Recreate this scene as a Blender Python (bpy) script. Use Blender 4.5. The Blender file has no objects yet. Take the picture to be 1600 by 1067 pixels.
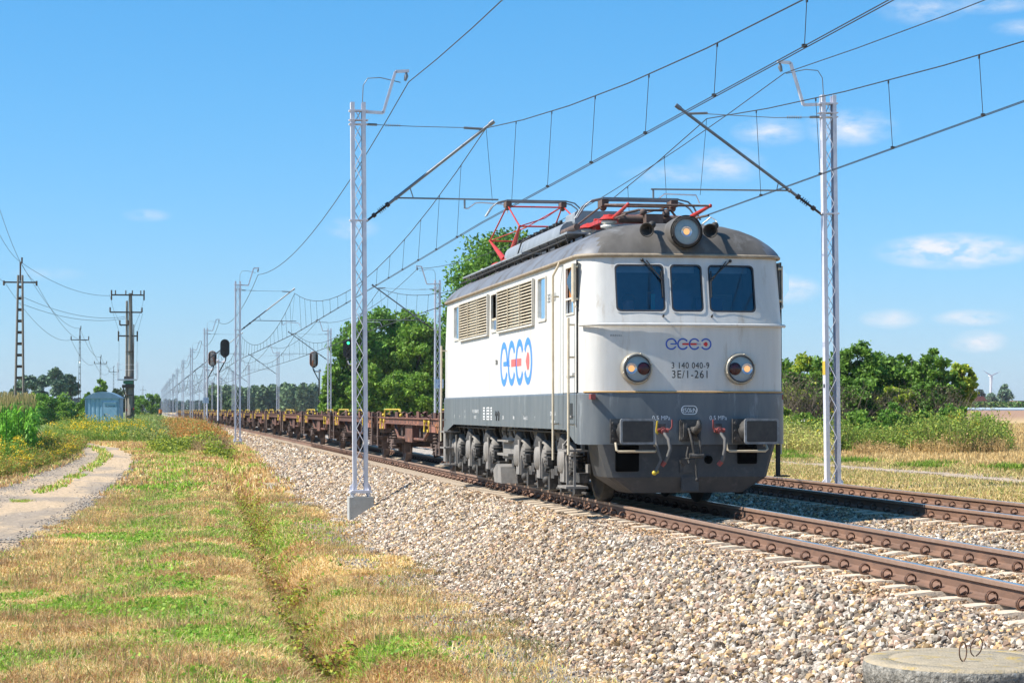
import bpy, bmesh, math, random
import numpy as np
from mathutils import Vector, Matrix
S = bpy.context.scene
COL = S.collection
PI = math.pi
random.seed(7)
RNG = np.random.default_rng(11)

# ------------------------------------------------------------------ camera, sky, sun
F, TH, PITCH, HC = 3274.2, 0.1699, 0.0327, 1.3516
cam = bpy.data.cameras.new('camera'); camo = bpy.data.objects.new('camera', cam); COL.objects.link(camo)
camo.location = (0, 0, HC); camo.rotation_euler = (PI/2 + PITCH, 0, -TH)
cam.sensor_width = 36; cam.lens = F/1600*36; cam.clip_start = 0.1; cam.clip_end = 20000
S.camera = camo
S.view_settings.view_transform = 'Standard'; S.view_settings.look = 'None'
S.view_settings.exposure = 0.78; S.view_settings.gamma = 1
S.cycles.max_bounces = 6; S.cycles.transparent_max_bounces = 12
SUNV = Vector((-1.0, -0.045, 1.12)).normalized()
sl = bpy.data.lights.new('sun', 'SUN'); sl.energy = 5.0; sl.angle = math.radians(0.5); sl.color = (1.0, 0.94, 0.84)
so = bpy.data.objects.new('sun', sl); COL.objects.link(so)
so.rotation_euler = SUNV.to_track_quat('Z', 'Y').to_euler(); so.location = (-20, -5, 30)
W = bpy.data.worlds.new('World'); S.world = W; W.use_nodes = True
wn, wl = W.node_tree.nodes, W.node_tree.links
bg = wn['Background']; bg.inputs[1].default_value = 0.098
sky = wn.new('ShaderNodeTexSky'); sky.sky_type = 'NISHITA'; sky.sun_disc = False
sky.sun_elevation = math.asin(SUNV.z); sky.sun_rotation = math.atan2(SUNV.x, SUNV.y)
sky.air_density = 1.0; sky.dust_density = 0.2; sky.ozone_density = 3.5
def bearing(px, d):
    """ground position seen at photo column px, depth d metres"""
    xc = (px - 800)*d/F
    return (xc*math.cos(TH) + d*math.sin(TH), -xc*math.sin(TH) + d*math.cos(TH))
def height(py, d): return HC + (640.6 - py)*d/F
# thin fair-weather clouds, fixed in sky directions
geo = wn.new('ShaderNodeTexCoord')
noi = wn.new('ShaderNodeTexNoise'); noi.inputs['Scale'].default_value = 60; noi.inputs['Detail'].default_value = 7; noi.inputs['Roughness'].default_value = 0.6
mpn = wn.new('ShaderNodeMapping'); mpn.inputs['Scale'].default_value = (1, 1, 2.6)
wl.new(geo.outputs['Generated'], mpn.inputs[0]); wl.new(mpn.outputs[0], noi.inputs['Vector'])
acc = None
for px, py, a, b, k in [(1492, 392, 105, 24, 1.15), (1330, 198, 62, 26, .6), (1205, 205, 52, 20, .5), (1445, 12, 60, 20, .4), (1555, 3, 60, 14, .4),
                        (1050, 271, 70, 13, .35), (1135, 258, 55, 26, .4), (1518, 496, 52, 12, .75), (1393, 498, 42, 14, .6), (1530, 534, 38, 16, .9), (1240, 452, 38, 20, .6),
                        (228, 336, 32, 9, .4), (548, 356, 38, 16, .45), (75, 428, 50, 9, .22), (1600, 40, 40, 12, .3)]:
    dv = Vector((*bearing(px, 1.0), height(py, 1.0) - HC)).normalized()
    t = Vector((dv.y, -dv.x, 0)).normalized()
    sub = wn.new('ShaderNodeVectorMath'); sub.operation = 'SUBTRACT'; sub.inputs[1].default_value = dv
    wl.new(geo.outputs['Generated'], sub.inputs[0])
    mp = wn.new('ShaderNodeMapping'); mp.vector_type = 'TEXTURE'
    mp.inputs['Rotation'].default_value = (0, 0, math.atan2(t.y, t.x)); mp.inputs['Scale'].default_value = (a/F, 10, b/F)
    wl.new(sub.outputs[0], mp.inputs[0])
    ln = wn.new('ShaderNodeVectorMath'); ln.operation = 'LENGTH'; wl.new(mp.outputs[0], ln.inputs[0])
    mr = wn.new('ShaderNodeMapRange'); mr.inputs[1].default_value = 1.25; mr.inputs[2].default_value = 0.0; mr.inputs[3].default_value = 0; mr.inputs[4].default_value = k
    wl.new(ln.outputs['Value'], mr.inputs[0])
    if acc is None: acc = mr.outputs[0]
    else:
        mx = wn.new('ShaderNodeMath'); mx.operation = 'MAXIMUM'; wl.new(acc, mx.inputs[0]); wl.new(mr.outputs[0], mx.inputs[1]); acc = mx.outputs[0]
nr = wn.new('ShaderNodeMapRange'); nr.inputs[1].default_value = 0.36; nr.inputs[2].default_value = 0.66; nr.inputs[3].default_value = -.85; nr.inputs[4].default_value = .6
wl.new(noi.outputs[0], nr.inputs[0])
ad = wn.new('ShaderNodeMath'); ad.operation = 'MULTIPLY_ADD'; wl.new(nr.outputs[0], ad.inputs[0]); wl.new(acc, ad.inputs[1]); wl.new(acc, ad.inputs[2])
cl = wn.new('ShaderNodeMath'); cl.operation = 'MULTIPLY'; cl.inputs[1].default_value = 1.15; cl.use_clamp = True; wl.new(ad.outputs[0], cl.inputs[0])
sp_ = wn.new('ShaderNodeSeparateColor'); wl.new(sky.outputs[0], sp_.inputs[0]); cb_ = wn.new('ShaderNodeCombineColor')   # deepen the blue of clear summer air
for i_, (k_, p_) in enumerate(((.265, 1.36), (1.00, .80), (1.44, .79))):
    pw = wn.new('ShaderNodeMath'); pw.operation = 'POWER'; pw.inputs[1].default_value = p_; wl.new(sp_.outputs[i_], pw.inputs[0])
    ml = wn.new('ShaderNodeMath'); ml.operation = 'MULTIPLY'; ml.inputs[1].default_value = k_; wl.new(pw.outputs[0], ml.inputs[0]); wl.new(ml.outputs[0], cb_.inputs[i_])
cm = wn.new('ShaderNodeMixRGB'); cm.inputs[2].default_value = (5.4, 5.6, 6.0, 1)
wl.new(cl.outputs[0], cm.inputs[0]); wl.new(cb_.outputs[0], cm.inputs[1]); wl.new(cm.outputs[0], bg.inputs[0])

# ------------------------------------------------------------------ helpers
def link(o, parent=None):
    COL.objects.link(o)
    if parent is not None: o.parent = parent
    return o
class MB:
    def __init__(s): s.v = []; s.f = []; s.sm = []; s.mi = []
    def add(s, vs, fs, smooth=False, mat=0):
        n = len(s.v); s.v += [tuple(p) for p in vs]
        for f in fs: s.f.append(tuple(i + n for i in f)); s.sm.append(smooth); s.mi.append(mat)
        return s
    def box(s, x0, x1, y0, y1, z0, z1, mat=0, M=None):
        vs = [Vector((x, y, z)) for z in (z0, z1) for y in (y0, y1) for x in (x0, x1)]
        if M is not None: vs = [M @ v for v in vs]
        return s.add(vs, [(0, 2, 3, 1), (4, 5, 7, 6), (0, 1, 5, 4), (2, 6, 7, 3), (0, 4, 6, 2), (1, 3, 7, 5)], mat=mat)
    def tube(s, pts, r, n=8, closed=False, mat=0, smooth=True):
        pts = [Vector(p) for p in pts]; m = len(pts)
        rr = r if isinstance(r, (list, tuple)) else [r]*m
        T = []
        for i in range(m):
            a = pts[i-1] if (i or closed) else pts[0]; b = pts[(i+1) % m] if (i < m-1 or closed) else pts[-1]
            T.append((b - a).normalized())
        up = Vector((0, 0, 1)) if abs(T[0].z) < .9 else Vector((1, 0, 0))
        nrm = T[0].cross(up).normalized(); vs = []
        for i in range(m):
            nrm = (nrm - T[i]*nrm.dot(T[i])).normalized(); bn = T[i].cross(nrm)
            for k in range(n):
                a = 2*PI*(k+.5)/n; vs.append(pts[i] + (nrm*math.cos(a) + bn*math.sin(a))*rr[i])
        fs = []
        for i in range(m if closed else m-1):
            j = (i+1) % m
            for k in range(n): fs.append((i*n+k, i*n+(k+1) % n, j*n+(k+1) % n, j*n+k))
        s.add(vs, fs, smooth, mat)
        if not closed: s.add(vs[:n], [tuple(range(n))], False, mat); s.add(vs[-n:], [tuple(range(n))[::-1]], False, mat)
        return s
    def cyl(s, p0, p1, r0, r1=None, n=16, mat=0): return s.tube([p0, p1], [r0, r0 if r1 is None else r1], n, mat=mat)
    def bar(s, p0, p1, w, h, mat=0):
        p0, p1 = Vector(p0), Vector(p1); d = p1 - p0; L = d.length; q = d.to_track_quat('Y', 'Z').to_matrix().to_4x4(); q.translation = p0
        return s.box(-w/2, w/2, 0, L, -h/2, h/2, mat, q)
    def prism(s, poly, axis, a0, a1, mat=0, smooth=False):
        def pt(p, a):
            return {'x': (a, p[0], p[1]), 'y': (p[0], a, p[1]), 'z': (p[0], p[1], a)}[axis]
        n = len(poly); vs = [pt(p, a0) for p in poly] + [pt(p, a1) for p in poly]
        s.add(vs, [(i, (i+1) % n, n+(i+1) % n, n+i) for i in range(n)], smooth, mat)
        s.add(vs, [tuple(range(n))[::-1], tuple(range(n, 2*n))], False, mat); return s
    def lathe(s, prof, origin, axis, n=24, mat=0, smooth=True, mats=None):
        ax = Vector(axis).normalized(); u = ax.orthogonal().normalized(); w = ax.cross(u); o = Vector(origin)
        vs = []
        for (r, h) in prof:
            for k in range(n):
                a = 2*PI*k/n; vs.append(o + ax*h + (u*math.cos(a) + w*math.sin(a))*max(r, 1e-4))
        for i in range(len(prof)-1):
            fs = [(i*n+k, i*n+(k+1) % n, (i+1)*n+(k+1) % n, (i+1)*n+k) for k in range(n)]
            s.add(vs if i == 0 else [], [], smooth) if False else None
            m0 = len(s.v) if i == 0 else m0
            if i == 0: s.v += [tuple(p) for p in vs]
            for f in fs: s.f.append(tuple(q+m0 for q in f)); s.sm.append(smooth); s.mi.append(mats[i] if mats else mat)
        return s
    def ball(s, c, r, n=10, mat=0, sc=(1, 1, 1)):
        prof = [(math.sin(PI*i/n)*r, -math.cos(PI*i/n)*r) for i in range(n+1)]
        k = len(s.v); s.lathe(prof, (0, 0, 0), (0, 0, 1), n*2, mat)
        for i in range(k, len(s.v)):
            v = s.v[i]; s.v[i] = (c[0]+v[0]*sc[0], c[1]+v[1]*sc[1], c[2]+v[2]*sc[2])
        return s
    def build(s, name, mats, parent=None, bevel=0, fixn=False, weld=False):
        me = bpy.data.meshes.new(name); me.from_pydata(s.v, [], s.f)
        for m in (mats if isinstance(mats, (list, tuple)) else [mats]): me.materials.append(m)
        me.polygons.foreach_set('use_smooth', s.sm); me.polygons.foreach_set('material_index', s.mi)
        if bevel or fixn or weld:
            bm = bmesh.new(); bm.from_mesh(me)
            if weld: bmesh.ops.remove_doubles(bm, verts=bm.verts, dist=1e-5)
            if fixn: bmesh.ops.recalc_face_normals(bm, faces=bm.faces)
            if bevel:
                es = [e for e in bm.edges if len(e.link_faces) == 2 and e.calc_face_angle(0) > .6]
                bmesh.ops.bevel(bm, geom=es, offset=bevel, segments=2, affect='EDGES', clamp_overlap=True)
            bm.to_mesh(me); bm.free()
        me.update()
        return link(bpy.data.objects.new(name, me), parent)
def tag(o, label=None, cat=None, group=None, kind=None):
    if label: o['label'] = label
    if cat: o['category'] = cat
    if group: o['group'] = group
    if kind: o['kind'] = kind
    return o
def thing(name, label, cat, loc=(0, 0, 0), rz=0, group=None):
    o = bpy.data.objects.new(name, None); link(o); o.location = loc; o.rotation_euler = (0, 0, rz); o.empty_display_size = .3
    return tag(o, label, cat, group)
def dup(root, loc=None, rz=None, label=None):
    def rec(o, par):
        c = o.copy(); COL.objects.link(c); c.parent = par
        for ch in CH(o): rec(ch, c)
        return c
    c = rec(root, None)
    if loc is not None: c.location = loc
    if rz is not None: c.rotation_euler = (0, 0, rz)
    if label: c['label'] = label
    return c
_kids = {}
def CH(o):
    if o.name not in _kids: _kids[o.name] = list(o.children)
    return _kids[o.name]
def npmesh(name, V, Fc, cols=None, mat=None, smooth=False, parent=None):
    """V (n,3), Fc (m,k) all faces with k corners, cols (n,3) per vertex"""
    me = bpy.data.meshes.new(name); n, (m, k) = len(V), Fc.shape
    me.vertices.add(n); me.vertices.foreach_set('co', np.ascontiguousarray(V, dtype=np.float32).ravel())
    me.loops.add(m*k); me.loops.foreach_set('vertex_index', np.ascontiguousarray(Fc, dtype=np.int32).ravel())
    me.polygons.add(m); me.polygons.foreach_set('loop_start', np.arange(0, m*k, k, dtype=np.int32))
    me.polygons.foreach_set('use_smooth', np.full(m, smooth))
    if cols is not None:
        ca = me.color_attributes.new('col', 'FLOAT_COLOR', 'POINT')
        ca.data.foreach_set('color', np.concatenate([cols, np.ones((n, 1))], 1).astype(np.float32).ravel())
    if mat: me.materials.append(mat)
    me.update(calc_edges=True); me.validate()
    return link(bpy.data.objects.new(name, me), parent)
# value noise
_T = np.random.default_rng(5).random((256, 256))
def vn(x, y, s=1.0, o=0):
    x = np.asarray(x, float)/s + 17.3*o + 1000; y = np.asarray(y, float)/s + 9.1*o + 1000
    xi = np.floor(x).astype(int); yi = np.floor(y).astype(int); fx = x-xi; fy = y-yi
    fx = fx*fx*(3-2*fx); fy = fy*fy*(3-2*fy)
    g = lambda a, b: _T[a % 256, b % 256]
    return (g(xi, yi)*(1-fx)+g(xi+1, yi)*fx)*(1-fy) + (g(xi, yi+1)*(1-fx)+g(xi+1, yi+1)*fx)*fy
def fbm(x, y, s, o=0): return (vn(x, y, s, o)*.5 + vn(x, y, s/2.1, o+3)*.27 + vn(x, y, s/4.3, o+5)*.15 + vn(x, y, s/9, o+8)*.08)
def ss(a, b, x): t = np.clip((np.asarray(x, float)-a)/(b-a), 0, 1); return t*t*(3-2*t)

# ------------------------------------------------------------------ materials
def mat(name, c1, c2=None, rough=.6, metal=0, scale=6, stretch=(1, 1, 1), bump=0, bscale=None, spots=None, sscale=3, sth=(.55, .7), alpha=1, emit=None, es=1, coat=0, rnd=0):
    m = bpy.data.materials.new(name); m.use_nodes = True; N, L = m.node_tree.nodes, m.node_tree.links
    b = N['Principled BSDF']; b.inputs['Roughness'].default_value = rough; b.inputs['Metallic'].default_value = metal
    if coat: b.inputs['Coat Weight'].default_value = coat; b.inputs['Coat Roughness'].default_value = .15
    if c2 is None: c2 = tuple(x*.8 for x in c1)
    tc = N.new('ShaderNodeTexCoord'); mp = N.new('ShaderNodeMapping'); mp.inputs['Scale'].default_value = stretch
    L.new(tc.outputs['Object'], mp.inputs[0])
    n = N.new('ShaderNodeTexNoise'); n.inputs['Scale'].default_value = scale; n.inputs['Detail'].default_value = 6; n.inputs['Roughness'].default_value = .65
    L.new(mp.outputs[0], n.inputs['Vector'])
    mr = N.new('ShaderNodeMapRange'); mr.inputs[1].default_value = .32; mr.inputs[2].default_value = .68; L.new(n.outputs[0], mr.inputs[0])
    mx = N.new('ShaderNodeMixRGB'); mx.inputs[1].default_value = (*c1, 1); mx.inputs[2].default_value = (*c2, 1); L.new(mr.outputs[0], mx.inputs[0])
    out = mx.outputs[0]
    if spots:
        n2 = N.new('ShaderNodeTexNoise'); n2.inputs['Scale'].default_value = sscale; n2.inputs['Detail'].default_value = 8; n2.inputs['Roughness'].default_value = .7
        L.new(mp.outputs[0], n2.inputs['Vector'])
        m2 = N.new('ShaderNodeMapRange'); m2.inputs[1].default_value = sth[0]; m2.inputs[2].default_value = sth[1]; L.new(n2.outputs[0], m2.inputs[0])
        x2 = N.new('ShaderNodeMixRGB'); x2.inputs[2].default_value = (*spots, 1); L.new(m2.outputs[0], x2.inputs[0]); L.new(out, x2.inputs[1]); out = x2.outputs[0]
    if rnd:
        oi = N.new('ShaderNodeObjectInfo'); m3 = N.new('ShaderNodeMapRange'); m3.inputs[3].default_value = 1-rnd; m3.inputs[4].default_value = 1+rnd
        L.new(oi.outputs['Random'], m3.inputs[0]); hv = N.new('ShaderNodeHueSaturation'); L.new(out, hv.inputs['Color']); L.new(m3.outputs[0], hv.inputs['Value']); out = hv.outputs[0]
    L.new(out, b.inputs['Base Color'])
    if bump:
        bp = N.new('ShaderNodeBump'); bp.inputs['Strength'].default_value = 1; bp.inputs['Distance'].default_value = bump
        nb = N.new('ShaderNodeTexNoise'); nb.inputs['Scale'].default_value = bscale or scale*3; nb.inputs['Detail'].default_value = 5
        L.new(tc.outputs['Object'], nb.inputs['Vector']); L.new(nb.outputs[0], bp.inputs['Height']); L.new(bp.outputs[0], b.inputs['Normal'])
    if emit: b.inputs['Emission Color'].default_value = (*emit, 1); b.inputs['Emission Strength'].default_value = es
    return m
def attrmat(name, rough=.8, trans=0, nscale=0, namt=.25, bump=0, mul=1):
    m = bpy.data.materials.new(name); m.use_nodes = True; N, L = m.node_tree.nodes, m.node_tree.links
    b = N['Principled BSDF']; b.inputs['Roughness'].default_value = rough; b.inputs['Specular IOR Level'].default_value = .25
    a = N.new('ShaderNodeAttribute'); a.attribute_name = 'col'; out = a.outputs['Color']
    if nscale:
        tc = N.new('ShaderNodeTexCoord'); n = N.new('ShaderNodeTexNoise'); n.inputs['Scale'].default_value = nscale; n.inputs['Detail'].default_value = 9; n.inputs['Roughness'].default_value = .75
        L.new(tc.outputs['Object'], n.inputs['Vector'])
        mr = N.new('ShaderNodeMapRange'); mr.inputs[1].default_value = .3; mr.inputs[2].default_value = .7; mr.inputs[3].default_value = 1-namt; mr.inputs[4].default_value = 1+namt
        L.new(n.outputs[0], mr.inputs[0]); hv = N.new('ShaderNodeHueSaturation'); L.new(out, hv.inputs['Color']); L.new(mr.outputs[0], hv.inputs['Value']); out = hv.outputs[0]
        if bump:
            bp = N.new('ShaderNodeBump'); bp.inputs['Distance'].default_value = bump; L.new(n.outputs[0], bp.inputs['Height']); L.new(bp.outputs[0], b.inputs['Normal'])
    L.new(out, b.inputs['Base Color'])
    if trans:
        t = N.new('ShaderNodeBsdfTranslucent'); L.new(out, t.inputs['Color']); ms = N.new('ShaderNodeMixShader'); ms.inputs[0].default_value = trans
        L.new(b.outputs[0], ms.inputs[1]); L.new(t.outputs[0], ms.inputs[2]); L.new(ms.outputs[0], N['Material Output'].inputs[0])
    return m
def glass(name, tint, refl=.12, tr=.6, rough=.03):
    m = bpy.data.materials.new(name); m.use_nodes = True; N, L = m.node_tree.nodes, m.node_tree.links
    N.remove(N['Principled BSDF'])
    t = N.new('ShaderNodeBsdfTransparent'); t.inputs[0].default_value = (*[c*tr for c in tint], 1)
    g = N.new('ShaderNodeBsdfGlossy'); g.inputs['Roughness'].default_value = rough; g.inputs[0].default_value = (.85, .92, 1, 1)
    fr = N.new('ShaderNodeFresnel'); fr.inputs[0].default_value = 1.5
    a = N.new('ShaderNodeMath'); a.operation = 'ADD'; a.inputs[1].default_value = refl; a.use_clamp = True; L.new(fr.outputs[0], a.inputs[0])
    ms = N.new('ShaderNodeMixShader'); L.new(a.outputs[0], ms.inputs[0]); L.new(t.outputs[0], ms.inputs[1]); L.new(g.outputs[0], ms.inputs[2])
    L.new(ms.outputs[0], N['Material Output'].inputs[0]); return m
M = {}
M['white'] = mat('cream_paint', (.62, .61, .585), (.52, .51, .48), .42, scale=4, stretch=(1, 1, .14), spots=(.36, .29, .21), sscale=6, sth=(.57, .80), bump=.005, bscale=3)
M['grey'] = mat('grey_paint', (.085, .10, .115), (.14, .155, .165), .40, scale=3.5, stretch=(1, 1.6, .22), spots=(.34, .36, .37), sscale=5, sth=(.58, .8), bump=.002, bscale=5)
M['roof'] = mat('roof_grey', (.16, .17, .19), (.115, .12, .135), .52, scale=3, spots=(.085, .068, .05), sscale=1.6, sth=(.5, .62), bump=.006, bscale=4)
M['soot'] = mat('roof_soot', (.075, .068, .06), (.125, .115, .105), .62, scale=3, stretch=(1, 1, .4), spots=(.17, .17, .17), sscale=2.4, sth=(.55, .7), bump=.005, bscale=4)
M['case'] = mat('equipment_grey', (.27, .29, .31), (.19, .205, .22), .45, scale=4, stretch=(1, 1, .4), bump=.003)
M['dust'] = mat('dusty_grey', (.25, .235, .215), (.15, .14, .13), .75, scale=5, spots=(.24, .215, .19), sscale=4, sth=(.5, .75), bump=.004, bscale=20)  # dust tone, lightened to put sunlit brightness on the bogie discs
M['dark'] = mat('dark_running_gear', (.022, .021, .02), (.04, .037, .034), .7, scale=8, spots=(.10, .09, .08), sscale=5, sth=(.55, .75))
M['black'] = mat('black_parts', (.012, .012, .013), (.02, .02, .02), .5)
M['plow'] = mat('plough_grey', (.036, .039, .045), (.065, .064, .062), .6, scale=4, spots=(.11, .105, .10), sscale=7, sth=(.55, .8), bump=.003)
M['rail'] = mat('rusty_rail_side', (.19, .105, .068), (.12, .07, .048), .75, scale=9, stretch=(1, .3, 1), spots=(.26, .14, .085), sscale=5, sth=(.5, .75))
M['steel'] = mat('polished_rail_head', (.45, .47, .5), (.38, .38, .4), .18, .9, scale=20)
M['railhead'] = mat('rail_head_side', (.24, .15, .10), (.30, .20, .15), .55, .2, scale=8)
M['clip'] = mat('clip_steel', (.06, .04, .032), (.16, .07, .035), .6, .3, scale=30)
M['conc'] = mat('sleeper_concrete', (.62, .50, .37), (.50, .41, .31), .85, scale=7, spots=(.30, .19, .11), sscale=6, sth=(.62, .8), bump=.006, bscale=40)
M['conc2'] = mat('foundation_concrete', (.42, .42, .40), (.33, .33, .31), .9, scale=6, bump=.008, bscale=45)
M['lid'] = mat('well_concrete', (.40, .33, .23), (.26, .22, .155), .95, scale=9, spots=(.42, .29, .07), sscale=5.0, sth=(.53, .66), bump=.012, bscale=60)
M['lidside'] = mat('well_side_concrete', (.34, .32, .28), (.06, .06, .055), .95, scale=26, spots=(.42, .41, .38), sscale=18, sth=(.58, .66), bump=.02, bscale=45)
M['galv'] = mat('galvanised_steel', (.70, .70, .76), (.58, .58, .64), .5, .25, scale=5)
M['wire'] = mat('copper_wire_dark', (.06, .055, .05), (.04, .04, .04), .5, .5)
M['tubeg'] = mat('tube_grey', (.22, .24, .26), (.17, .18, .19), .4, .5)
M['insul'] = mat('insulator_brown', (.035, .025, .022), (.02, .02, .02), .25)
M['red'] = mat('red_paint', (.50, .035, .022), (.36, .03, .02), .45, scale=7)
M['cock'] = mat('faded_red', (.32, .07, .06), (.20, .05, .045), .6)
M['yel'] = mat('yellow_paint', (.62, .44, .03), (.48, .33, .03), .5, scale=8)
M['orange'] = mat('orange_paint', (.70, .22, .03), (.5, .15, .03), .6)
M['rust'] = mat('rust_brown', (.125, .052, .036), (.06, .032, .025), .85, scale=4, spots=(.26, .11, .06), sscale=2.5, sth=(.50, .68), bump=.004, rnd=.5)
M['rust2'] = mat('light_rust', (.27, .11, .075), (.18, .08, .055), .85, scale=5, bump=.003, rnd=.2)
M['gear'] = mat('wagon_gear', (.075, .052, .043), (.12, .08, .065), .8, scale=8, spots=(.18, .12, .10), sscale=7, sth=(.5, .7), rnd=.2)
M['cream'] = mat('louvre_cream', (.62, .55, .42), (.48, .40, .28), .55, scale=5)
M['cream2'] = mat('frame_offwhite', (.60, .58, .53), (.46, .43, .37), .5, scale=6)
M['blue'] = mat('logo_blue', (.02, .08, .42), (.02, .075, .38), .4)
M['blue2'] = mat('logo_light_blue', (.05, .24, .75), (.05, .22, .70), .4)
M['lred'] = mat('logo_red', (.62, .02, .02), (.55, .02, .02), .4)
M['lred2'] = mat('logo_pale_red', (.80, .12, .10), (.75, .11, .10), .4)
M['letter'] = mat('black_lettering', (.015, .015, .015), None, .5)
M['wlet'] = mat('white_lettering', (.85, .86, .86), None, .6)
M['hole_shade'] = mat('hole_shade_black', (.006, .006, .006), None, 1); M['hole_shade'].node_tree.nodes['Principled BSDF'].inputs['Specular IOR Level'].default_value = 0  # flat black that stands in for the shade inside the plough openings
M['geardark'] = mat('dark_gear_grey', (.06, .055, .05), (.02, .019, .018), .7, scale=7, spots=(.17, .155, .14), sscale=6, sth=(.5, .72))  # dark grey; on the brake gear it paints in the shade of gaps
M['gasket'] = mat('window_gasket', (.035, .035, .04), None, .6)
M['glass'] = glass('windscreen_glass', (.55, .75, 1.0), .10, .9)
M['sglass'] = glass('side_glass', (.75, .9, 1.0), .25, .5, .06)
M['mirror'] = glass('mirror_glass', (.6, .8, .8), .15, .75, .15)
M['lens'] = mat('lamp_lens', (.26, .33, .36), (.20, .27, .31), .12, scale=14, coat=.6)
M['bulb'] = mat('lit_bulb', (.6, .4, .2), None, .3, emit=(1, .45, .14), es=.55)
M['bulb2'] = mat('lamp_reflector', (.62, .64, .68), None, .15, .6)
M['rlens'] = mat('red_tail_lens', (.045, .006, .01), None, .15)
M['chrome'] = mat('lamp_ring', (.50, .46, .38), (.38, .33, .25), .35, .5, scale=8)
M['rimworn'] = mat('buffer_rim', (.28, .29, .30), (.14, .14, .14), .6, scale=14)
M['bufface'] = mat('buffer_face', (.022, .022, .023), (.045, .043, .04), .7, scale=9, bump=.004, bscale=30)
M['inside'] = mat('cab_inside', (.13, .20, .28), (.10, .16, .22), .8)
M['wood'] = mat('wood_orange', (.45, .18, .05), (.35, .13, .04), .6)
M['hose'] = mat('rubber_hose', (.09, .09, .09), (.13, .125, .12), .7)
M['insw'] = mat('porcelain', (.62, .62, .56), None, .25)
M['shed'] = mat('blue_shed_paint', (.22, .40, .55), (.30, .48, .62), .55, scale=3, spots=(.16, .28, .40), sscale=5)
M['shedroof'] = mat('shed_roof', (.16, .28, .40), (.12, .22, .32), .6)
M['polec'] = mat('pole_concrete', (.25, .23, .20), (.18, .165, .145), .9, scale=4, bump=.01)
M['polex'] = mat('pole_steel_brown', (.055, .045, .038), (.09, .07, .055), .8, scale=6)
M['green'] = mat('green_box_paint', (.05, .22, .16), None, .6)
M['sgn'] = mat('sign_blue_white', (.45, .58, .70), (.40, .52, .64), .5)
M['greenlamp'] = mat('green_signal_light', (.02, .3, .1), None, .3, emit=(.05, 1, .35), es=1.6)
M['skin'] = mat('skin', (.42, .22, .16), None, .6)
M['shirt'] = mat('driver_shirt', (.25, .03, .03), None, .8)
M['bark'] = mat('bark', (.12, .095, .07), (.08, .065, .05), .9, scale=8)
M['twig'] = mat('dry_twig', (.17, .13, .10), (.10, .08, .065), .9)
M['turb'] = mat('turbine_white', (.75, .76, .78), None, .5)
M['rooft'] = mat('red_roof_tile', (.35, .13, .09), None, .8)
M['wallp'] = mat('house_wall', (.65, .62, .56), None, .8)
M['leaf'] = attrmat('foliage', .55, .34)
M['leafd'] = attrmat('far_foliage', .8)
M['blade'] = attrmat('grass_blades', .65, .30)
M['stone'] = attrmat('ballast_stone', .75, nscale=30, namt=.22)
M['soil'] = attrmat('ground_soil', .95, nscale=7, namt=.35, bump=.03)
# ------------------------------------------------------------------ terrain
XT1, XT2 = 7.40, 11.715
def crv(Y):
    Y = np.asarray(Y, float); t = np.maximum(Y-110, 0)
    return -.0026*t*np.minimum(1, t/70)
def gz(Y): return -1.13 + .97*ss(35, 175, Y)
def ditch_x(Y): return np.interp(Y, [0, 22, 29, 43, 60, 90, 130], [1.75, 1.8, 1.85, 2.2, 2.6, 3.3, 4.4])
def H(X, Y):
    X = np.asarray(X, float); Y = np.asarray(Y, float); Xc = X - crv(Y)
    g = gz(Y); base = np.where(Xc < 5, g, 0)
    right = -.34 - .10*ss(16, 40, Xc) + 1.75*ss(70, 130, Xc)*ss(180, 400, Y)
    k = ss(5.0, 9.0, Xc); z = g*(1-k) + right*k
    z = z - .42*np.exp(-((X-ditch_x(Y))/.33)**2)*(1-ss(70, 120, Y)) + .10*np.exp(-((X-ditch_x(Y)+1.3)/.9)**2)*(1-ss(60, 110, Y))
    z = z + (fbm(X, Y, 3.0)-.5)*.16*(1-ss(60, 160, Y)) + (vn(X, Y, .5, 4)-.5)*.05*(1-ss(30, 60, Y))
    under = ss(4.7, 5.6, Xc)*(1-ss(13.2, 13.8, Xc)); z = z*(1-under) + (z-.35)*under
    return z
# colours by zone
STRAW = np.array([[.72, .55, .24], [.62, .45, .18], [.78, .64, .34], [.54, .32, .12], [.66, .49, .25]])
GREEN = np.array([[.22, .38, .04], [.30, .45, .05], [.18, .31, .035], [.38, .50, .07]])
def greenness(X, Y):
    n = fbm(X, Y*.8, 2.2, 2); g = ss(.53, .63, n)
    dx = np.abs(X-ditch_x(Y)); g = np.maximum(g*.9, .5*np.exp(-(dx/.35)**2)*ss(.35, .6, vn(X, Y, 1.1, 7)))
    lane = np.exp(-((X-np.interp(Y, [18, 26, 40, 60, 120], [1.0, .2, -.2, .4, 1.4]))/.75)**2)
    g = np.maximum(g, lane*ss(.36, .56, fbm(X, Y, 1.3, 9)))
    g = g*(1-.75*ss(2.2, 3.2, X)*(1-ss(60, 90, Y)))
    return np.clip(g, 0, 1)
xs = np.unique(np.concatenate([np.arange(-9, 16, .22), np.arange(.9, 3.9, .075), np.arange(16, 50, .8), -9-np.geomspace(.3, 3500, 50), 50+np.geomspace(1, 4500, 50)]))
ys = np.unique(np.concatenate([np.arange(-40, 14, 3), np.arange(14, 60, .2), np.arange(60, 180, 1.2), 180*np.geomspace(1.01, 34, 90)]))
GX, GY = np.meshgrid(xs, ys); V = np.stack([GX, GY, H(GX, GY)], -1).reshape(-1, 3)
nx, ny = len(xs), len(ys); I = (np.arange(ny-1)[:, None]*nx + np.arange(nx-1)[None, :]).ravel()
FQ = np.stack([I, I+1, I+nx+1, I+nx], 1)
X, Y = V[:, 0], V[:, 1]; g = greenness(X, Y)[:, None]
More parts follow.
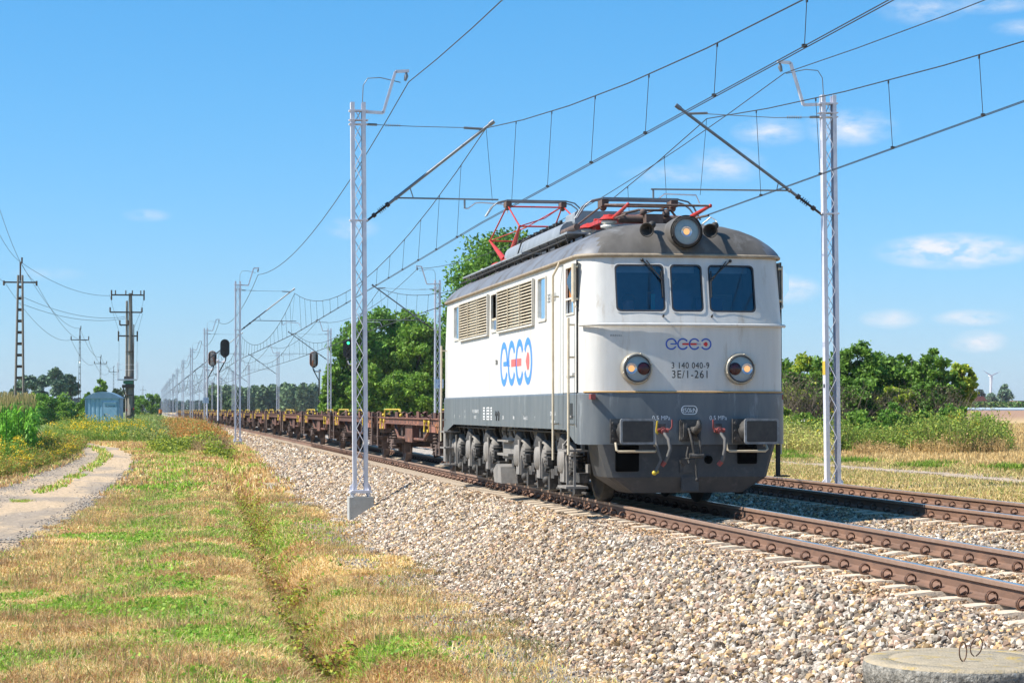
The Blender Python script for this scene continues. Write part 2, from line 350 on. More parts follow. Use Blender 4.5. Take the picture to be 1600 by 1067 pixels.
straw = np.array([.50, .35, .17])*(0.8+.5*fbm(X, Y, 1.1, 12))[:, None]; gr = np.array([.12, .155, .035])
col = straw*(1-g*.75)+gr*g*.75
toe = (np.exp(-((X-3.75)/.6)**2)*ss(.40, .52, fbm(X, Y, 1.6, 21))*(1-ss(60, 80, Y)))[:, None]; col = col*(1-toe)+np.array([.27, .255, .24])*toe
r = ss(15, 18, X)[:, None]; stub = np.array([.50, .36, .17])*(.75+.5*fbm(X, Y, 3, 15))[:, None]; dryg = np.array([.38, .30, .14])
rc = dryg*(1-ss(22, 24, X)[:, None])+stub*ss(22, 24, X)[:, None]; col = col*(1-r)+rc*r
brown = (ss(230, 300, Y)*ss(20, 40, X))[:, None]; col = col*(1-brown)+np.array([.33, .20, .13])*brown
lf = (ss(120, 170, Y)*(1-ss(0, 3, X)))[:, None]; col = col*(1-lf)+np.array([.16, .19, .05])*lf
bh = (ss(100, 200, Y)*ss(15, 17, X)*(1-ss(60, 90, X-.15*(Y-100))))[:, None]*0; col = col*(1-bh)
ground = npmesh('ground', V, FQ, col, M['soil'], True); tag(ground, kind='structure')

def ribbon(name, ctr, wl_, wr_, m, dz=.012, kind='structure', colf=None):
    """sheet following the ground: ctr [(x,y)], widths left/right per point"""
    c = np.array(ctr, float); n = 240; t = np.linspace(0, len(c)-1, n); cx = np.interp(t, range(len(c)), c[:, 0]); cy = np.interp(t, range(len(c)), c[:, 1])
    L_ = np.interp(t, range(len(c)), wl_); R_ = np.interp(t, range(len(c)), wr_)
    L_ = L_ + (vn(cy, cx, .9, 3)-.5)*.6+.15; R_ = R_ + (vn(cy, cx, .9, 6)-.5)*.6
    u = np.linspace(-1, 1, 21)[None, :]; off = np.where(u < 0, u*L_[:, None], u*R_[:, None])
    Xr = cx[:, None]+off; Yr = cy[:, None]+0*off; Z = H(Xr, Yr)+dz+.02*(1-np.abs(u)**4)
    V = np.stack([Xr, Yr, Z], -1).reshape(-1, 3); I = (np.arange(n-1)[:, None]*21+np.arange(20)[None, :]).ravel()
    Fq = np.stack([I, I+1, I+22, I+21], 1)
    return tag(npmesh(name, V, Fq, colf(V) if colf else None, m, True), kind=kind)
def roadcol(V):
    x, y = V[:, 0], V[:, 1]; n = fbm(x, y*.4, 1.2, 31)[:, None]; a = np.array([.50, .37, .24]); b = np.array([.33, .265, .20])
    k = ss(.46, .62, n); rr = (x-np.interp(y, [p[1] for p in ROADC], [p[0] for p in ROADC]))[:, None]; k = np.maximum(k, .8*ss(-.2, -.7, rr)*ss(.3, .6, fbm(x, y*.3, .8, 33))[:, None]); return a*(1-k)+b*k
M['road'] = attrmat('dirt_road_surface', .95, nscale=9, namt=.5, bump=.04)
ROADC = [(-6.5, 14), (-5.2, 25), (-4.35, 36), (-3.5, 50), (-2.75, 66), (-2.1, 82), (-1.9, 96), (-2.6, 108), (-4.6, 120), (-8, 132)]
ribbon('dirt_road', ROADC, [2.3, 2.3, 2.3, 2.2, 2.0, 1.6, 1.3, 1.2, 1.2, 1.2], [1.9, 1.9, 2.1, 2.05, 1.85, 1.5, 1.1, 1.0, 1.0, 1.0], M['road'], colf=roadcol)
M['gravelp'] = attrmat('gravel_path_surface', .95, nscale=22, namt=.45, bump=.03)
ribbon('gravel_path', [(20.2, 25), (20.6, 40), (20.7, 50), (20.4, 60), (20, 75), (19.6, 120)], [.8]*6, [.7]*6, M['gravelp'], colf=lambda V: np.array([.42, .33, .24])*(.7+.6*fbm(V[:, 0], V[:, 1], 1.2, 35))[:, None])
# track bed
def bed_z(x):  # ballast surface height across both tracks
    x = np.asarray(x, float); z = np.full(x.shape, -.215)
    z = np.where(x < 5.75, -.215-(5.75-x)*.57, z); z = np.where(x > 13.35, -.215-(x-13.35)*.5, z)
    mid = (x > 8.75)&(x < 10.35); z = np.where(mid, -.215-.05*np.sin((x-8.75)/1.6*PI), z)
    return z
bx = np.array([2.6, 3.2, 3.8, 4.4, 5.0, 5.45, 5.75, 6.2, 7.4, 8.6, 9.1, 9.55, 10.0, 10.5, 11.7, 13.0, 13.35, 13.8, 14.4])
by = np.concatenate([np.arange(-30, 150, 1.5), np.arange(150, 900, 10)])
BX, BY = np.meshgrid(bx, by); Z = bed_z(BX)+(vn(BX, BY, .6, 2)-.5)*.05 - .03
V = np.stack([BX+crv(BY), BY, Z], -1).reshape(-1, 3); n = len(bx); I = (np.arange(len(by)-1)[:, None]*n+np.arange(n-1)[None, :]).ravel()
M['bed'] = mat('ballast_bed', (.40, .35, .29), (.22, .18, .15), .9, scale=22, spots=(.60, .56, .50), sscale=26, sth=(.50, .60), bump=.05, bscale=18)
tag(npmesh('track_bed', V, np.stack([I, I+1, I+n+1, I+n], 1), None, M['bed'], True), kind='structure')
# ballast stones
def rock_protos(k=24):
    out = []; t = (1+5**.5)/2
    b = np.array([(-1, t, 0), (1, t, 0), (-1, -t, 0), (1, -t, 0), (0, -1, t), (0, 1, t), (0, -1, -t), (0, 1, -t), (t, 0, -1), (t, 0, 1), (-t, 0, -1), (-t, 0, 1)])
    b = b/np.linalg.norm(b[0]); r = np.random.default_rng(3)
    for _ in range(k):
        v = b*(.62+.6*r.random((12, 1)))*np.array([1, .75+.3*r.random(), .55+.3*r.random()])
        for _ in range(3):   # flatten facets
            nrm = r.normal(size=3); nrm /= np.linalg.norm(nrm); d = v@nrm; cut = .45; v = v - np.outer(np.maximum(d-cut, 0), nrm)
        out.append(v)
    return np.array(out)
IF = np.array([(0, 11, 5), (0, 5, 1), (0, 1, 7), (0, 7, 10), (0, 10, 11), (1, 5, 9), (5, 11, 4), (11, 10, 2), (10, 7, 6), (7, 1, 8), (3, 9, 4), (3, 4, 2), (3, 2, 6), (3, 6, 8), (3, 8, 9), (4, 9, 5), (2, 4, 11), (6, 2, 10), (8, 6, 7), (9, 8, 1)])
PR = rock_protos()
STC = np.array([1.24, 1.12, .97])*np.array([[.50, .47, .42], [.62, .60, .57], [.38, .34, .30], [.30, .25, .21], [.46, .35, .22], [.56, .43, .26], [.26, .235, .22], [.40, .30, .25], [.68, .67, .65], [.33, .31, .30], [.24, .19, .16], [.44, .40, .35]])
def stain(P):
    d = np.min([np.abs(P[:, 0]-crv(P[:, 1])-q) for q in (XT1-.75, XT1+.75, XT2-.75, XT2+.75)], 0)[:, None]
    k = np.clip(1.1-d/.9, 0, 1)*(.4+.8*fbm(P[:, 0], P[:, 1], 1.5, 77))[:, None]*(P[:, 2:3] > -.6); k2 = (ss(.48, .66, fbm(P[:, 0], P[:, 1], 1.9, 79))*.45)[:, None]
    return 1-k*np.array([.12, .30, .46])-k2*np.array([.18, .26, .36])
def rocks(name, P, size, label=None, palette=STC, tint=1.0):
    n = len(P); a = RNG.random((n, 3))*2*PI; ca, sa = np.cos(a), np.sin(a)
    Rz = np.zeros((n, 3, 3)); Rz[:, 0, 0] = ca[:, 0]; Rz[:, 0, 1] = -sa[:, 0]; Rz[:, 1, 0] = sa[:, 0]; Rz[:, 1, 1] = ca[:, 0]; Rz[:, 2, 2] = 1
    Rx = np.zeros((n, 3, 3)); Rx[:, 1, 1] = ca[:, 1]; Rx[:, 1, 2] = -sa[:, 1]; Rx[:, 2, 1] = sa[:, 1]; Rx[:, 2, 2] = ca[:, 1]; Rx[:, 0, 0] = 1
    Rm = Rz@Rx; v = PR[RNG.integers(0, len(PR), n)]*size[:, None, None]
    v = np.einsum('nij,nkj->nki', Rm, v)+P[:, None, :]
    c = palette[RNG.integers(0, len(palette), n)]*(.30+.80*RNG.random((n, 1))**.9)*tint; c = c*stain(P); c = np.repeat(c, 12, 0)
    Fc = (IF[None]+12*np.arange(n)[:, None, None]).reshape(-1, 3)
    return tag(npmesh(name, v.reshape(-1, 3), Fc, c, M['stone']), label, None, kind='stuff')
def blocked(x):  # keep rails and sleepers visible
    m = np.zeros(len(x), bool)
    for xt in (XT1, XT2):
        for s in (-.7535, .7535): m |= np.abs(x-xt-s) < .14
    return m
def scat(x0, x1, y0, y1, dens): 
    n = int((x1-x0)*(y1-y0)*dens); return RNG.uniform(x0, x1, n), RNG.uniform(y0, y1, n)
def visible(x, y, margin=.03):
    d = x*math.sin(TH)+y*math.cos(TH); u = (x*math.cos(TH)-y*math.sin(TH))/d
    return (d > 2)&(np.abs(u) < .2443+margin)
SP0 = 15.1427-.6*4   # sleeper phase of the near track
SP1 = 25.2853-.6*14
def stones(x0, x1, y0, y1, dens, s0, s1):
    x, y = scat(x0, x1, y0, y1, dens); k = visible(x, y)&(~blocked(x)); x, y = x[k], y[k]
    toe = 5.75-(-.215-gz(y)-.02)/.57
    k = (x > toe-.25-.5*(vn(x, y, .5, 8)-.3)); x, y = x[k], y[k]
    z = bed_z(x)+(vn(x, y, .35, 2)-.5)*.05; z = np.maximum(z, H(x, y)) if x0 < 5 else z
    on = np.zeros(len(x), bool)
    for xt, ph in ((XT1, SP0), (XT2, SP1)):
        near = np.abs(x-xt) < 1.06+.1*RNG.random(len(x)); ph_ = (y-ph+.3) % .6-.3; on |= near&(np.abs(ph_) < .135)
    edge = np.zeros(len(x)); 
    z = np.where(on, z-.03, z); keep = ~(on&(RNG.random(len(x)) < .93)); x, y, z = x[keep], y[keep], z[keep]
    inner = (np.abs(x-XT1) < 1.3)|(np.abs(x-XT2) < 1.3)
    z = z + .012*inner
    s = RNG.uniform(s0, s1, len(x))*(1-.25*inner)
    return np.stack([x+crv(y), y, z+s*.1], 1), s
A = [stones(2.6, 6.1, 10, 36, 600, .018, .047), stones(3.2, 6.1, 36, 62, 300, .032, .055), stones(3.2, 6.1, 62, 120, 110, .05, .085),
     stones(6.1, 8.8, 12, 30, 620, .026, .044), stones(8.8, 13.2, 14, 34, 330, .024, .044), stones(3.8, 6.1, 120, 210, 50, .08, .13), stones(8.6, 13.7, 34, 44, 160, .03, .05), stones(13, 13.9, 18, 50, 160, .03, .05)]
rocks('ballast_stones', np.concatenate([a[0] for a in A]), np.concatenate([a[1] for a in A]), 'grey, white and tan crushed stone ballast of the railway')
x, y = scat(2.2, 4.4, 14, 60, 240); k = visible(x, y)&(fbm(x, y, 1.6, 21) > .44)&(x < 4.4)&(x > 2.9); x, y = x[k], y[k]
rocks('fine_gravel', np.stack([x, y, H(x, y)+.005], 1), RNG.uniform(.008, .024, len(x)), 'fine grey gravel spilled at the foot of the ballast', palette=np.array([[.33, .32, .31], [.26, .25, .24], [.40, .38, .35]]))
x, y = scat(-7, 0, 30, 100, 130); rc = np.interp(y, [p[1] for p in ROADC], [p[0] for p in ROADC]); k = visible(x, y)&((np.abs(x-rc) > 1.25)|((x-rc < -.3)&(RNG.random(len(x)) < .5))|(RNG.random(len(x)) < .06))&(np.abs(x-rc) < 2.2)
x, y = x[k], y[k]; rocks('road_pebbles', np.stack([x, y, H(x, y)+.02], 1), RNG.uniform(.012, .04, len(x)), 'grey pebbles and clods along the verges of the dirt road', palette=np.array([[.33, .29, .25], [.24, .21, .18], [.42, .38, .33]]))
x, y = scat(19.5, 21.6, 40, 75, 60); k = visible(x, y); x, y = x[k], y[k]
rocks('path_gravel', np.stack([x, y, H(x, y)+.02], 1), RNG.uniform(.01, .035, len(x)), 'loose grey gravel on the path beyond the far track', palette=np.array([[.40, .33, .27], [.30, .25, .21], [.5, .43, .36]]))

# ------------------------------------------------------------------ rails and sleepers
RP = [(-.075, -.172), (.075, -.172), (.075, -.160), (.022, -.142), (.009, -.125), (.009, -.052), (.036, -.040), (.036, -.008), (.028, 0), (-.028, 0), (-.036, -.008), (-.036, -.040), (-.009, -.052), (-.009, -.125), (-.022, -.142), (-.075, -.160)]
def rail(xc, label):
    ys_ = list(np.arange(-30, 120, 15.))+list(np.arange(120, 900, 20.)); n = len(RP); b = MB(); vs = []
    for y in ys_:
        dx = float(crv(y)); vs += [(xc+dx+p[0], y, p[1]) for p in RP]
    b.v = vs
    for i in range(len(ys_)-1):
        for k in range(n):
            b.f.append((i*n+k, i*n+(k+1) % n, (i+1)*n+(k+1) % n, (i+1)*n+k)); b.sm.append(False)
            b.mi.append(1 if k == 8 else (2 if k in (6, 7, 9, 10) else 0))
    o = b.build('rail', [M['rail'], M['steel'], M['railhead']], fixn=True); return tag(o, label, 'rail', 'rails of the two tracks')
rail(XT1-.7535, 'rusty rail nearest the ballast slope, left rail of the track under the locomotive')
rail(XT1+.7535, 'second rail from the ballast slope, right rail of the track under the locomotive')
rail(XT2-.7535, 'third rail from the ballast slope, nearer rail of the empty far track')
rail(XT2+.7535, 'outermost rail beside the dry grass, farther rail of the empty far track')
def sleeper_mesh(b):
    # concrete monoblock with raised seats and a lower waist
    prof = [(-1.28, -.26), (-1.22, -.20), (-.95, -.176), (-.55, -.176), (-.35, -.215), (.35, -.215), (.55, -.176), (.95, -.176), (1.22, -.20), (1.28, -.26)]
    vs = []
    for x, z in prof: vs += [(x, -.135, -.36), (x, -.095, z), (x, .095, z), (x, .135, -.36)]
    fs = []
    for i in range(len(prof)-1):
        for k in range(3): fs.append((i*4+k, i*4+k+1, (i+1)*4+k+1, (i+1)*4+k))
    n = len(prof)-1; fs += [(0, 3, 2, 1), (n*4, n*4+1, n*4+2, n*4+3)]
    return b.add(vs, fs)
slp = thing('sleeper', 'sunlit concrete sleeper bedded in ballast under the near track', 'sleeper', (XT1, SP0, 0), group='concrete sleepers of the near track')
sleeper_mesh(MB()).build('sleeper_block', M['conc'], slp, fixn=True)
cb = MB()
for o_ in (0,):
    pts = []
    for i in range(30):
        a = -i/29*2*PI*1.8-.6; pts.append((-.02+.047*math.cos(a), -.035+.06*i/29, .045+.047*math.sin(a)))
    cb.tube(pts, .0085, 6)
cb.box(-.05, .028, -.05, .05, -.002, .012); cb.cyl((-.03, .02, .01), (.02, .02, .035), .012, n=6)
clipL = cb.build('rail_clip', M['clip'], slp); clipL.location = (-.7535-.078, 0, -.172)
for x_, mx in ((-.7535+.078, PI), (.7535-.078, 0), (.7535+.078, PI)):
    c = clipL.copy(); COL.objects.link(c); c.parent = slp; c.location = (x_, 0, -.172); c.rotation_euler = (0, 0, mx)
for i in range(1, 125): dup(slp, (XT1, SP0+.6*i, 0))
for i in range(0, 78): 
    o = dup(slp, (XT2, SP1+.6*i, 0), label='concrete sleeper bedded in ballast under the far track'); o['group'] = 'concrete sleepers of the far track'
fb = MB(); 
for i in range(125, 600):
    y = SP0+.6*i; b2 = MB(); k = len(fb.v); sleeper_mesh(fb)
    for q in range(k, len(fb.v)): v = fb.v[q]; fb.v[q] = (v[0]+XT1+float(crv(y)), v[1]+y, v[2])
tag(fb.build('distant_sleepers', M['conc']), 'distant concrete sleepers under the wagons', kind='stuff')
# concrete well at the foot of the near rail
wx, wy, wz = 5.0, 12.45, -.19
well = thing('concrete_well', 'round weathered concrete well cover with two wire lifting loops in the ballast', 'well cover', (wx, wy, wz))
wb = MB(); wb.lathe([(0, .0), (.30, .0), (.455, -.002), (.465, -.012), (.475, -.002), (.60, -.004), (.625, -.02), (.63, -.05), (.625, -.16), (.60, -.165), (.60, -.7)], (0, 0, 0), (0, 0, 1), 64, mats=[0]*5+[0, 1, 1, 1, 1, 1])
wb.build('well_ring', [M['lid'], M['lidside']], well)
for (lx, ly, a, s, q) in ((-.085, -.18, .2, 1, 0), (.10, .06, -.3, 1.1, .35)):
    pts = []
    for i in range(17):
        t = -PI*.5+.25+(2*PI-.5)*i/16; pts.append((math.cos(t)*.033*s+math.sin(t)*q*.03, math.cos(t)*.01, .062+math.sin(t)*.058*s*(1-.25*q)))
    pts = [(pts[0][0]*.6, 0, -.02)]+pts+[(pts[-1][0]*.6, 0, -.02)]
    MB().tube([(p[0]*math.cos(a)-p[1]*math.sin(a)+lx, p[0]*math.sin(a)+p[1]*math.cos(a)+ly, p[2]) for p in pts], .0042, 6).build('lifting_loop', M['clip'], well)
# ------------------------------------------------------------------ locomotive (front at local y=0, centred on the track)
YF = 28.5
loco = thing('locomotive', 'cream and grey electric locomotive with round headlights heading the wagons', 'locomotive', (XT1, YF, 0))
HWL, LB = 1.48, 14.55
def outline(hw=HWL, yf=0., yb=LB, bow=.17, rc=.34, lean=0., cols=()):
    """plan ring: front left to right, right side back, rear, left side forward; returns points and tags"""
    fx = sorted(set([round(c, 4) for c in (-.33, -.22, .22, .33, -1.0, 1.0, 0, -.66, .66)]))
    sc = hw/HWL; xe = hw-rc; fr = [(x*sc if abs(x*sc) < xe-.02 else math.copysign(xe-.02, x)) for x in fx]
    fr = [(-xe)]+fr+[xe]
    f = lambda x: bow*(x/hw)**2
    front = [(x, f(x)) for x in fr]
    yc = f(xe); arc = []
    for i in range(1, 8):
        a = i/8*PI/2; arc.append((xe+rc*math.sin(a), yc+rc*(1-math.cos(a))+.05*math.sin(a)))
    return front, arc, yc+rc+.05
SIDEY = [.60, .66, 1.22, 1.28, 2.3, 2.92, 3.56, 3.9, 7.4, 7.48, 8.12, 8.4, 12.05, 12.75]
def ring(z, hw=HWL, yf=0., yb=LB, bow=.17, rc=.34):
    front, arc, ye = outline(hw, bow=bow, rc=rc)
    R = [(x, yf+y) for x, y in front]+[(x, yf+y) for x, y in arc]
    ya, yb_2 = yf+ye, yb-ye; cl_ = lambda y, i: min(max(y, ya+.004*(i+1)), yb_2-.004*(15-i))
    R += [(hw, cl_(y, i)) for i, y in enumerate(SIDEY)]
    R += [(x, yb-y) for x, y in arc[::-1]]+[(x, yb-y) for x, y in front[::-1]]+[(-x, yb-y) for x, y in arc]
    R += [(-hw, cl_(y, len(SIDEY)-1-i)) for i, y in enumerate(SIDEY[::-1])]
    R += [(-x, yf+y) for x, y in arc[::-1]]
    return [(x, y, z) for x, y in R]
def lean(z): return max(0, z-2.56)/.97*.20
def loft(b, rings, skip=None, close=True, smooth=True, mf=None):
    n = len(rings[0]); k = len(b.v)
    for r_ in rings: b.v += [tuple(p) for p in r_]
    for j in range(len(rings)-1):
        for i in range(n):
            i2 = (i+1) % n; A_, B_ = rings[j][i], rings[j][i2]; C_ = rings[j+1][i]
            cx, cy, cz = (A_[0]+B_[0])/2, (A_[1]+B_[1])/2, (A_[2]+C_[2])/2
            if skip and skip(cx, cy, cz): continue
            b.f.append((k+j*n+i, k+j*n+i2, k+(j+1)*n+i2, k+(j+1)*n+i)); b.sm.append(smooth); b.mi.append(mf(cx, cy, cz) if mf else 0)
WZ0, WZ1 = 2.74, 3.39
def skip(x, y, z):
    if not WZ0 < z < WZ1: 
        return False
    if y < .5 and abs(x) < 1.01 and not (.22 < abs(x) < .33): return True
    if abs(abs(x)-HWL) < .05: return any(a < y < b_ for a, b_ in ((.66, 1.22), (2.92, 3.56), (7.48, 8.12), (12.05, 12.75)))
    return False
b = MB(); zl = [1.60, 1.9, 2.2, 2.50, 2.56, 2.62, WZ0, 3.06, WZ1, 3.46, 3.53]
loft(b, [ring(z, HWL-.01*max(0, z-2.56), lean(z), LB-lean(z)) for z in zl], skip)
body = b.build('body_shell', M['white'], loco, fixn=False)
# skirt: slightly proud, lower edge rising behind the cab
def zb(y):
    y = min(y, LB-y) if True else y
    return .87 if y < .55 else (.87+(y-.55)/.75*.20 if y < 1.30 else 1.07)
b = MB(); r0 = ring(0, HWL+.022, -.022, LB+.022)
loft(b, [[(x, y, zb(y)) for x, y, _ in r0], [(x, y, max(1.08, zb(y)+.01)) for x, y, _ in r0], [(x, y, 1.57) for x, y, _ in r0], [(x, y, 1.585) for x, y, _ in r0], [(x*.985, y+(.02 if y < 1 else -.02 if y > LB-1 else 0), 1.60) for x, y, _ in r0]])
skirt = b.build('skirt', M['grey'], loco)
b = MB(); b.add([(x*.98, min(max(y, .05), LB-.05), 1.12) for x, y, _ in r0], [tuple(range(len(r0)))]); b.build('floor_light_block', M['black'], loco)  # unseen black plate, added to block light from beneath
def fy(x, z, off=.0):  # y of the front surface
    return .17*(x/HWL)**2+lean(z)-off
# horizontal belt ridge, gutter, cream line
fr_pts = [(x, y, 2.56) for x, y, z in ring(2.56, HWL+.035, -.035)]
nn = len(fr_pts); i0 = 11  # index where right arc begins
front_arc = fr_pts[-6:]+fr_pts[:11]+fr_pts[11:17]
MB().tube([(p[0], p[1], 2.545) for p in front_arc], .024, 8).build('belt_ridge', M['white'], loco)
g_ = ring(3.53, HWL+.02, .18, LB-.18)
MB().tube(g_, .028, 8, closed=True).build('gutter', mat('gutter_stained', (.36, .30, .22), (.22, .17, .12), .6, scale=9), loco)
e_ = [(x, y, 1.605) for x, y, z in ring(1.6, HWL+.024, -.024)]
MB().tube(e_[-5:]+e_[:16], .011, 6).build('trim_line', mat('ochre_line', (.62, .36, .10), (.42, .27, .12), .6, scale=7), loco)
# roof
b = MB(); rs = []
for s in (0, .03, .08, .15, .24, .35, .50, .70, .95, 1.2):
    t = s/1.35; z = 3.545+.50*(1-(1-t)**2.9)**.8; hw = HWL+.02-s; fi = .19+s*.62
    sc_ = hw/HWL; rr = ring(z, HWL+.02, fi, LB-fi)
    rs.append([(x*sc_, y, z) for x, y, z in rr])
loft(b, rs, mf=lambda x, y, z: 1 if (y < 1.15 and abs(x) < 1.22) else 0)
b.add(rs[-1], [tuple(range(len(rs[-1])))], True)
roof = b.build('roof', [M['roof'], M['soot']], loco)
def roof_z(x):
    s = HWL+.02-abs(x); t = min(max(s/1.35, 0), 1); return 3.545+.50*(1-(1-t)**2.9)**.8
for y in (6.1, 9.9, 13.2):
    MB().tube([(x, y, roof_z(x)+.004) for x in np.linspace(-1.49, 1.49, 40)], .013, 6).build('roof_seam', M['roof'], roof)
# front windows
def rrect(x0, x1, z0, z1, r, n=5):
    P = []
    for cx, cz, a0 in ((x1-r, z1-r, 0), (x0+r, z1-r, PI/2), (x0+r, z0+r, PI), (x1-r, z0+r, 1.5*PI)):
        for i in range(n+1): a = a0+i/n*PI/2; P.append((cx+r*math.cos(a), cz+r*math.sin(a)))
    return P
def strip(outer, inner, f, b, mat_=0):
    n = len(outer); vs = [f(*p) for p in outer]+[f(*p) for p in inner]
    b.add(vs, [(i, (i+1) % n, n+(i+1) % n, n+i) for i in range(n)], mat=mat_)
for x0, x1 in ((-1.0, -.33), (-.22, .22), (.33, 1.0)):
    f = lambda x, z: (x, fy(x, z, .012), z); fo = rrect(x0-.026, x1+.026, WZ0-.024, WZ1+.024, .07); fi_ = rrect(x0+.01, x1-.01, WZ0+.012, WZ1-.012, .06)
    b = MB(); fo2 = rrect(x0-.012, x1+.012, WZ0-.012, WZ1+.012, .065); strip(fo, fo2, f, b, 0); strip(fo2, fi_, f, b, 1)
    fr_ = b.build('windscreen_frame', [M['white'], M['gasket']], loco)
    nx_ = 8; vs = []; 
    for k in range(nx_+1):
        x = x0+(x1-x0)*k/nx_; vs += [(x, fy(x, WZ0, -.008), WZ0), (x, fy(x, WZ1, -.008), WZ1)]
    MB().add(vs, [(2*k, 2*k+2, 2*k+3, 2*k+1) for k in range(nx_)], True).build('windscreen', M['glass'], fr_)
# cab interior
b = MB(); b.box(-1.44, 1.44, 2.3, 2.35, 1.2, 3.5); b.box(-1.40, 1.40, .55, 2.3, 1.55, 1.6); b.box(-1.20, 1.20, .38, .95, 2.2, 2.68); b.box(-1.40, 1.40, .60, 2.3, 3.47, 3.49)
b.box(-1.45, -1.435, .58, .64, 1.6, 3.5); b.box(-1.455, -1.44, 1.26, 2.3, 1.6, 3.5); b.box(1.435, 1.45, .58, 2.3, 1.6, 3.5); b.box(-.2, .35, 1.2, 1.7, 2.1, 3.1); b.box(-1.10, 1.10, .3, .42, 1.6, 2.70)
b.build('cab_interior', M['inside'], loco)
for x0, x1 in ((-.98, -.35), (-.20, .20), (.35, .98)): MB().box(x0, x1, .47, .48, 3.30, 3.40).build('reflection_strip', mat('reflection_grey', (.45, .50, .52), None, .7), loco)  # pale strips added to imitate a reflection along the window tops
MB().box(.45, .85, 1.3, 1.42, 2.3, 3.0).box(.45, .85, .95, 1.3, 2.2, 2.3).build('cab_seat', mat('seat_blue', (.05, .07, .16), None, .7), loco)
MB().cyl((-.35, 1.9, 2.6), (.3, 1.9, 3.3), .02, n=6).box(.9, 1.25, 2.2, 2.28, 2.4, 3.1).build('cab_fittings', mat('fitting_pale', (.5, .52, .5), None, .6), loco)
MB().box(.34, .37, .55, .57, 2.7, 3.1).box(-.42, -.36, .5, .52, 2.72, 3.0).build('cab_papers', mat('green_card', (.02, .35, .30), None, .6), loco)
# driver seated behind the left windscreen
drv = thing('person', 'driver in a dark red shirt sitting behind the left windscreen', 'person', (XT1-.60, YF+1.15, 1.98))
bm_ = bpy.data.meshes.new('person_body'); vv = [(0, 0, .0), (0, 0, .3), (0, .02, .62), (0, 0, .75), (0, -.01, .86), (0, -.02, 1.0), (-.19, 0, .66), (-.24, -.14, .42), (-.18, -.38, .5), (.19, 0, .66), (.24, -.14, .42), (.18, -.38, .5), (-.1, -.3, 0), (.1, -.3, 0)]
bm_.from_pydata(vv, [(0, 1), (1, 2), (2, 3), (3, 4), (4, 5), (2, 6), (6, 7), (7, 8), (2, 9), (9, 10), (10, 11), (0, 12), (0, 13)], [])
po = link(bpy.data.objects.new('person_body', bm_), drv); md = po.modifiers.new('s', 'SKIN')
for i, r_ in enumerate([.17, .16, .15, .065, .10, .085, .07, .055, .04, .07, .055, .04, .09, .09]): bm_.skin_vertices[0].data[i].radius = (r_, r_)
po.modifiers.new('u', 'SUBSURF').levels = 2; po.modifiers['u'].render_levels = 2
bm_.materials.append(M['skin'])
MB().ball((0, .01, .47), .2, 10, 0, (1, .8, 1.15)).build('shirt', M['shirt'], drv)
MB().ball((0, .015, .985), .105, 8, 0, (1, 1, .8)).build('hair', M['black'], drv)
# wipers, washer jets
for sx, px_ in ((-.62, -.36), (.66, .36)):
    b = MB(); s = 1 if px_ < 0 else -1
    a0 = (sx, fy(sx, 3.5)-.03, 3.46); a1 = (px_, fy(px_, 3.2)-.06, 3.20)
    b.tube([a0, a1], .009, 6); b.tube([(a0[0]+.06*s, a0[1]-.01, a0[2]-.005), (a1[0]+.0*s, a1[1]-.01, a1[2]-.03)], .008, 6); b.tube([(px_, fy(px_, 3.3)-.03, 3.31), (px_+.01*s, fy(px_, 2.95)-.03, 2.93)], .010, 6)
    b.ball(a0, .025, 5); b.build('wiper', M['black'], loco)
b = MB()
for x in (-.36, .34): b.cyl((x, fy(x, 2.66), 2.66), (x, fy(x, 2.66)-.05, 2.68), .014, n=8)
b.build('washer_jets', M['dark'], loco)
# lamps
def lamp(x, z, R, depth, inner, y=None, par=loco, nm='headlight'):
    y0 = fy(x, z) if y is None else y
    b = MB(); b.lathe([(R*1.12, .02), (R*1.12, -depth*.55), (R*1.06, -depth), (R*.98, -depth-.01), (R*.93, -depth)], (x, y0, z), (0, 1, 0), 40, mats=[0, 0, 0, 0])
    for k in range(6): a = k*PI/3+.3; b.ball((x+R*1.04*math.cos(a), y0-depth-.005, z+R*1.04*math.sin(a)), .014, 4)
    o = b.build(nm, M['chrome'] if nm == 'headlight' else M['dark'], par)
    MB().lathe([(R*.95, -depth-.012), (R*.95, -depth-.02), (R*.87, -depth-.02), (R*.87, -depth+.0)], (x, y0, z), (0, 1, 0), 40).build('lamp_gasket', M['gasket'], o)
    MB().lathe([(R*.9, -depth+.012), (R*.6, -depth+.006), (0, -depth+.004)], (x, y0, z), (0, 1, 0), 40).build('lamp_glass', M['lens'], o)
    for dx, r_, kind in inner:
        if kind == 'lit':
            MB().lathe([(r_, -depth-.004), (r_*.96, -depth-.010), (r_*.9, -depth-.004), (r_*.5, -depth+.0)], (x+dx, y0, z), (0, 1, 0), 24).build('reflector', M['bulb2'], o)
            MB().lathe([(r_*.55, -depth-.003), (r_*.3, -depth-.012), (0, -depth-.016)], (x+dx, y0, z), (0, 1, 0), 16).build('bulb', M['bulb'], o)
        else:
            MB().lathe([(r_*1.08, -depth-.002), (r_, -depth-.012), (r_*.5, -depth-.020), (0, -depth-.022)], (x+dx, y0, z), (0, 1, 0), 24).build('tail_lens', M['rlens'], o)
    return o
lamp(-.745, 1.93, .20, .09, [(-.087, .082, 'lit'), (.087, .082, 'red')])
lamp(.745, 1.93, .20, .09, [(.087, .082, 'lit'), (-.087, .082, 'red')])
lamp(.0, 3.86, .205, .06, [(0, .082, 'lit')], y=.16, nm='roof_headlight')
MB().lathe([(.235, .10), (.235, .45), (.20, .95), (.1, 1.4)], (0, .0, 3.86), (0, 1, 0), 32).build('headlight_fairing', M['soot'], loco)
